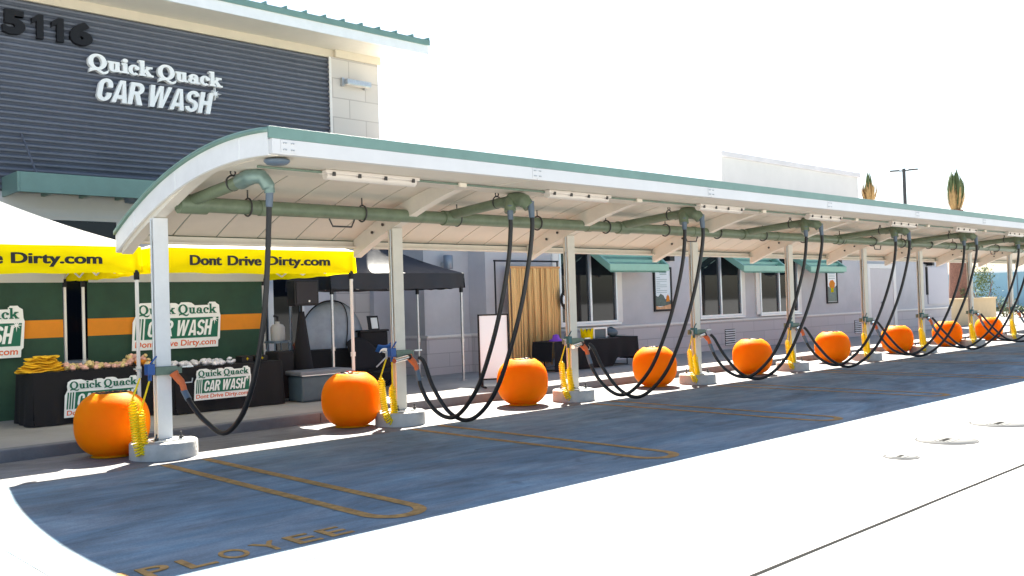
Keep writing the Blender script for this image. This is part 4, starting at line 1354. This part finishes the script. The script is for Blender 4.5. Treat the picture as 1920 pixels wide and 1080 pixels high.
# ------------------------------------------------------------------ white board, fringe curtain, prize table
t = thing("whiteboard_stand", (7.4, 2.1, .15), "blank white board in a black frame on a floor stand before the gold curtain", "board")
bx0, bx1, bz0, bz1, by = 7.10, 7.70, .28, 1.54, 2.1
t.rotation_euler = (0, 0, math.radians(-32))
b = MB(); b.box(bx0+.03, bx1-.03, by-.012, by+.012, bz0+.03, bz1-.03); b.build("board", M_board, t)
b = MB(); b.box(bx0, bx0+.03, by-.03, by+.02, bz0, bz1); b.box(bx1-.03, bx1, by-.03, by+.02, bz0, bz1); b.box(bx0+.03, bx1-.03, by-.02, by+.02, bz0, bz0+.03); b.box(bx0+.03, bx1-.03, by-.02, by+.02, bz1-.03, bz1); b.build("frame", M_black, t)
for x in (bx0+.06, bx1-.06):
    b = MB(); b.box(x-.02, x+.02, by-.38, by+.38, .152, .18); b.box(x-.02, x+.02, by-.02, by+.02, .18, bz0-.001); b.build("foot", M_black, t)
t = thing("fringe_curtain", (11, 4.7, .15), "gold metallic fringe curtain hanging behind the prize table", "curtain")
b = MB()
yq = 4.66
for layer in range(2):
    for q in range(95):
        x = 10.27+1.70*q/95+random.uniform(-.006, .006)
        ww = random.uniform(.010, .018)
        a = random.uniform(-.9, .9)
        zb = random.uniform(.22, .42)
        y_ = yq+.03*layer+.02*math.sin(q*.5)
        dx, dy = ww*math.cos(a), ww*math.sin(a)
        sw = random.uniform(-.02, .02)
        b.add([(x-dx, y_-dy, 2.56), (x+dx, y_+dy, 2.56), (x+dx+sw*.5, y_+dy-.01, 1.4), (x-dx+sw*.5, y_-dy-.01, 1.4), (x+dx+sw, y_+dy, zb), (x-dx+sw, y_-dy, zb)], [(0, 1, 2, 3), (3, 2, 4, 5)])
b.build("strands", M_gold, t)
b = MB(); b.box(10.25, 12.0, yq-.02, yq+.05, 2.561, 2.61); b.build("header_band", mat("copper_band", (.45, .22, .09), .4, metal=.6), t)
t = thing("backdrop_stand", (11, 4.78, .15), "thin black pipe backdrop frame around the gold fringe curtain", "stand")
b = MB(); b.tube([(9.92, 4.78, 2.74), (12.08, 4.78, 2.74)], .02, 8); b.build("crossbar", M_black, t)
for x in (9.95, 12.05):
    b = MB(); b.tube([(x, 4.78, .16), (x, 4.78, 2.76)], .02, 8); b.build("upright", M_black, t)
    b = MB(); b.box(x-.2, x+.2, 4.76, 4.80, .151, .175); b.build("base", M_black, t)
t = thing("prize_spinner", (11.9, 4.5, 1.3), "dark round prize wheel on a stand, half hidden by the third canopy column", "wheel")
b = MB(); b.lathe([(.0001, 0), (.27, 0), (.27, .04), (.0001, .04)], (12.05, 4.42, 1.79), 32, axis='Y'); b.build("rim", M_hole, t)
b = MB()
for q, mm in enumerate((0, 1, 2)):
    b.prism([(0, 0)]+[(.22*math.cos(math.radians(a)), .22*math.sin(math.radians(a))) for a in range(30+120*q, 91+120*q, 10)], (12.05, 4.419, 1.79), X, Z, NF, .004)
b.build("wedge", M_poster, t)
b = MB(); b.tube([(12.05, 4.45, .16), (12.05, 4.45, 1.5)], .02, 8); b.box(11.8, 12.3, 4.3, 4.6, .151, .17); b.build("stand", M_black, t)
def half_cloth(x0, x1, y0, y1, zt_, zb0, zb1, lab):
    t = thing("prize_table", ((x0+x1)/2, (y0+y1)/2, .15), lab, "table")
    b = MB()
    def fn(u_, v_):
        zb = zb0+(zb1-zb0)*min(1, max(0, (u_-.68)*25))
        return (x0+(x1-x0)*u_, y0-.02-.02*math.sin(u_*37)*v_, zt_-.003-(zt_-zb)*v_)
    b.sheet(fn, 70, 6)
    b.sheet(lambda u_, v_: (x1+.02+.05*v_, y0+(y1-y0)*u_, zt_-.003-(zt_-zb1+.08)*v_), 20, 5)
    b.sheet(lambda u_, v_: (x0-.02-.05*v_, y0+(y1-y0)*u_, zt_-.003-.45*v_), 20, 5)
    b.add([(x0, y0-.02, zt_), (x1+.02, y0-.02, zt_), (x1+.02, y1, zt_), (x0-.02, y1, zt_)], [(0, 1, 2, 3)])
    b.build("cloth", M_sblack, t)
    for x in (x0+.25, x1-.3):
        b = MB(); b.tube([(x, y0+.1, zt_-.02), (x, y0+.1, .17), (x, y1-.1, .17), (x, y1-.1, zt_-.02)], .015, 8); b.build("leg", M_black, t)
    return t
half_cloth(10.5, 13.5, 3.5, 4.15, .84, .17, .36, "black draped prize table with crowns and boxes, behind the third canopy column")
t = thing("paper_crown", (11.8, 3.65, .84), "yellow paper crown standing on the prize table", "crown")
b = MB()
n = 10
for q in range(n):
    a0, a1 = 2*PI*q/n, 2*PI*(q+1)/n
    am = (a0+a1)/2
    c0 = Vector((11.82+.13*math.cos(a0), 3.66+.13*math.sin(a0), .845)); c1 = Vector((11.82+.13*math.cos(a1), 3.66+.13*math.sin(a1), .845))
    ct = Vector((11.82+.15*math.cos(am), 3.66+.15*math.sin(am), 1.10))
    b.add([c0, c1, c1+Z*.12, ct, c0+Z*.12], [(0, 1, 2, 3, 4)])
so_ = b.build("band", M_tenty, t).modifiers.new("solid", 'SOLIDIFY'); so_.thickness = .01
t = thing("purple_hat", (10.75, 3.65, .84), "small purple party hat heap at the prize table's left end", "hat")
b = MB(); b.lathe([(.17, .842), (.16, .87), (.09, .90), (.07, .98), (.0001, 1.0)], (10.78, 3.68, 0), 20); b.build("brim_and_crown", M_purple, t)
t = thing("glass_jar", (11.2, 3.7, .84), "pale blue jar beside the purple party hat", "jar")
b = MB(); b.lathe([(.09, .842), (.10, .86), (.10, .98), (.07, 1.02), (.0001, 1.03)], (11.22, 3.7, 0), 20); b.build("body", M_cuff, t)
t = thing("gift_box", (12.3, 3.75, .84), "dark blue gift box with white trim on the prize table", "box")
b = MB(); b.box(12.1, 12.56, 3.7, 3.95, .842, 1.06); b.build("body", M_cool, t)
b = MB(); b.box(12.08, 12.12, 3.68, 3.699, .842, 1.10); b.box(12.54, 12.58, 3.68, 3.699, .842, 1.10); b.box(12.12, 12.54, 3.68, 3.699, 1.06, 1.10); b.build("white_trim", M_lwhite, t)
t = thing("black_bag", (12.9, 3.8, .84), "dark blue bag slumped beside the gift box on the prize table", "bag")
b = MB(); b.sheet(lambda u_, v_: (12.88+.2*math.cos(2*PI*u_)*math.sin(PI*(.05+.95*v_)/1.0)**.6, 3.8+.13*math.sin(2*PI*u_)*math.sin(PI*(.05+.95*v_))**.6, 1.07-.225*v_+.02*math.sin(6*u_)), 24, 10); b.build("body", M_cool, t)
t = thing("serving_tray", (13.2, 3.8, .84), "thin pale tray at the right end of the prize table", "tray")
b = MB(); b.lathe([(.0001, .846), (.17, .848), (.19, .87), (.185, .872), (.165, .853), (.0001, .852)], (13.2, 3.82, 0), 24); b.build("dish", M_galv, t)

# ------------------------------------------------------------------ far things
t = thing("parapet_building", (31, 9, 0), "plain white parapet block rising above the canopy roofline", "building")
b = MB(); b.box(25.8, 37.0, 9, 9.5, 0, 7.15); b.build("wall", mat("grey_white_render", (.52, .51, .50), .9, var=.05, scale=.8), t)
b = MB(); b.box(25.65, 37.1, 8.9, 9.6, 7.151, 7.36); b.build("cornice", M_stucco, t, bevel=.02)
t = thing("raised_planter", (40, 6, 0), "tan block raised planter at the office building's far end", "planter")
b = MB(); b.box(36.95, 42.9, 5.2, 5.45, 0, 1.30); b.box(42.6, 42.9, 5.451, 9, 0, 1.30); b.build("wall", M_beige, t)
b = MB(); b.box(36.92, 42.95, 5.15, 5.5, 1.301, 1.38); b.build("cap", M_beige, t, bevel=.01)
b = MB(); b.box(36.95, 42.59, 5.451, 9, .9, 1.1); b.build("soil", M_kerb, t)
def palm(x, y, zb, zc, h, r, lab, green, rt=.26):
    t = thing("palm_tree", (x, y, 0), lab, "palm tree", "palms with tied up fronds")
    b = MB()
    b.tube([(x, y, 0), (x-.05, y, zc*.35), (x, y, zc*.7), (x+.02, y, zb+.3)], [rt*1.5, rt*1.05, rt*.9, rt*.75], 14); b.build("trunk", M_bark, t)
    for (m, n, nm, lo, hi, rr) in ((M_tan, 60, "dry_frond_bundle", 0, .8, 1.0), (M_gfrond, 60 if green else 26, "green_frond_bundle", .25, 1.08, .85 if green else .5)):
        b = MB()
        for q in range(n):
            a = random.uniform(0, 2*PI)
            l0 = lo+random.uniform(0, .12)
            l1 = hi-random.uniform(0, .35)
            s = math.sqrt(random.random())
            ca, sa = math.cos(a), math.sin(a)
            ws = .038
            prev = None
            for st in range(6):
                f = l0+(l1-l0)*st/5
                rad = r*rr*s*(math.sin(PI*min(1, max(.05, f*.72+.06)))**1.1)*(1.0 if f < .75 else 1-.5*(f-.75))
                p_ = Vector((x+ca*rad+random.uniform(-.03, .03), y+sa*rad, zb+h*f))
                wv = Vector((-sa, ca, .2))*ws*(1.6 if st in (2, 3) else 1)
                if st == 5: wv = wv*.15
                cur = (p_-wv, p_+wv)
                if prev: b.add([prev[0], prev[1], cur[1], cur[0]], [(0, 1, 2, 3)])
                prev = cur
        b.build(nm, m, t)
palm(49.7, 14.45, 6.9, 7.1, 2.1, .50, "palm with mostly dry tan tied fronds at the white parapet's right end", False)
palm(42.2, 6.6, 5.35, 5.55, 2.15, .48, "palm with green tied fronds and brown trunk growing in the tan planter", True, .42)
t = thing("light_pole", (59.7, 16.6, 0), "tall dark parking light pole with two flat lamp heads between the palms", "light pole")
b = MB(); b.tube([(59.7, 16.6, 0), (59.7, 16.6, 10.35)], [.15, .11], 10); b.build("pole", M_dark, t)
for sgn in (-1, 1):
    b = MB(); a_ = Vector((59.7, 16.6, 10.2)); e_ = a_+Vector((.35, -.85, 0))*sgn*.95
    b.bar(a_, a_.lerp(e_, .35), .08, .08); b.obox(a_.lerp(e_, .68)+Z*.03, e_-a_, Vector((.85, .35, 0)), Z, .62, .34, .09); b.build("lamp_head", M_dark, t)
def shrub(x, y, z, h, r, n, lab, name="shrub"):
    t = thing(name, (x, y, z), lab, "shrub")
    b = MB()
    for q in range(5):
        a = random.uniform(0, 6.28)
        b.tube([(x, y, z), (x+r*.3*math.cos(a), y+r*.3*math.sin(a), z+h*.4), (x+r*.6*math.cos(a), y+r*.6*math.sin(a), z+h*.75)], [.03, .02, .01], 6)
    b.build("stem", M_bark, t)
    b = MB()
    cl = [(random.uniform(-1, 1), random.uniform(-1, 1), random.uniform(.15, 1)) for _ in range(16)]
    for q in range(n):
        c_ = random.choice(cl)
        d = Vector((random.gauss(0, .22), random.gauss(0, .22), random.gauss(0, .13)))
        wz_ = .5+.5*math.sin(PI*min(1, c_[2]))
        p_ = Vector((x+(c_[0]*.7*wz_+d.x)*r, y+(c_[1]*.7*wz_+d.y)*r, z+max(.02, (c_[2]*.9+d.z))*h))
        n_ = Vector((random.uniform(-1, 1), random.uniform(-1, 1), random.uniform(-.3, 1))).normalized()
        e1 = n_.orthogonal().normalized(); e2 = n_.cross(e1)
        s_ = random.uniform(.03, .07)*max(1, r)
        b.add([p_-e1*s_*.5, p_+e2*s_, p_+e1*s_*.5, p_-e2*s_], [(0, 1, 2, 3)])
    b.build("foliage", M_leaf, t)
shrub(47.2, 7.35, 0.0, 2.95, .95, 1700, "tall loose green shrub between the palm trunk and the blue wall")
shrub(41.9, 6.2, 1.1, .7, .4, 260, "low shrub on the right end of the tan planter")
shrub(52.5, 8.0, 0, 1.6, .9, 500, "low shrub beyond the planter, under the ninth canopy column")
shrub(50.5, 6.5, 0, .9, .7, 300, "small green shrub at the far right beside the orange bins")
t = thing("blue_wall_building", (76, 15, 0), "long pale blue metal building far beyond the stalls", "building")
b = MB(); b.box(75, 95, -6, 26, 0, 3.1); b.build("wall", M_teal, t)
b = MB(); b.box(74.95, 95.05, -6.05, 26.05, 3.101, 3.25); b.build("roof_edge", M_alu, t)
b = MB()
for q in range(16):
    b.box(74.96, 74.999, -5.5+2*q, -5.44+2*q, 0, 3.1)
b.build("panel_joint", M_cuff, t)
b = MB(); b.box(74.9, 74.999, -6, 26, 0, .35); b.build("base_course", M_dark, t)
# planting strip beyond the stalls
t = MB(); t.box(46, 74, 5.5, 12, -.05, .06); struct(t.build("dry_soil_strip", mat("dry_soil", (.30, .22, .13), .95, var=.3, scale=2)))
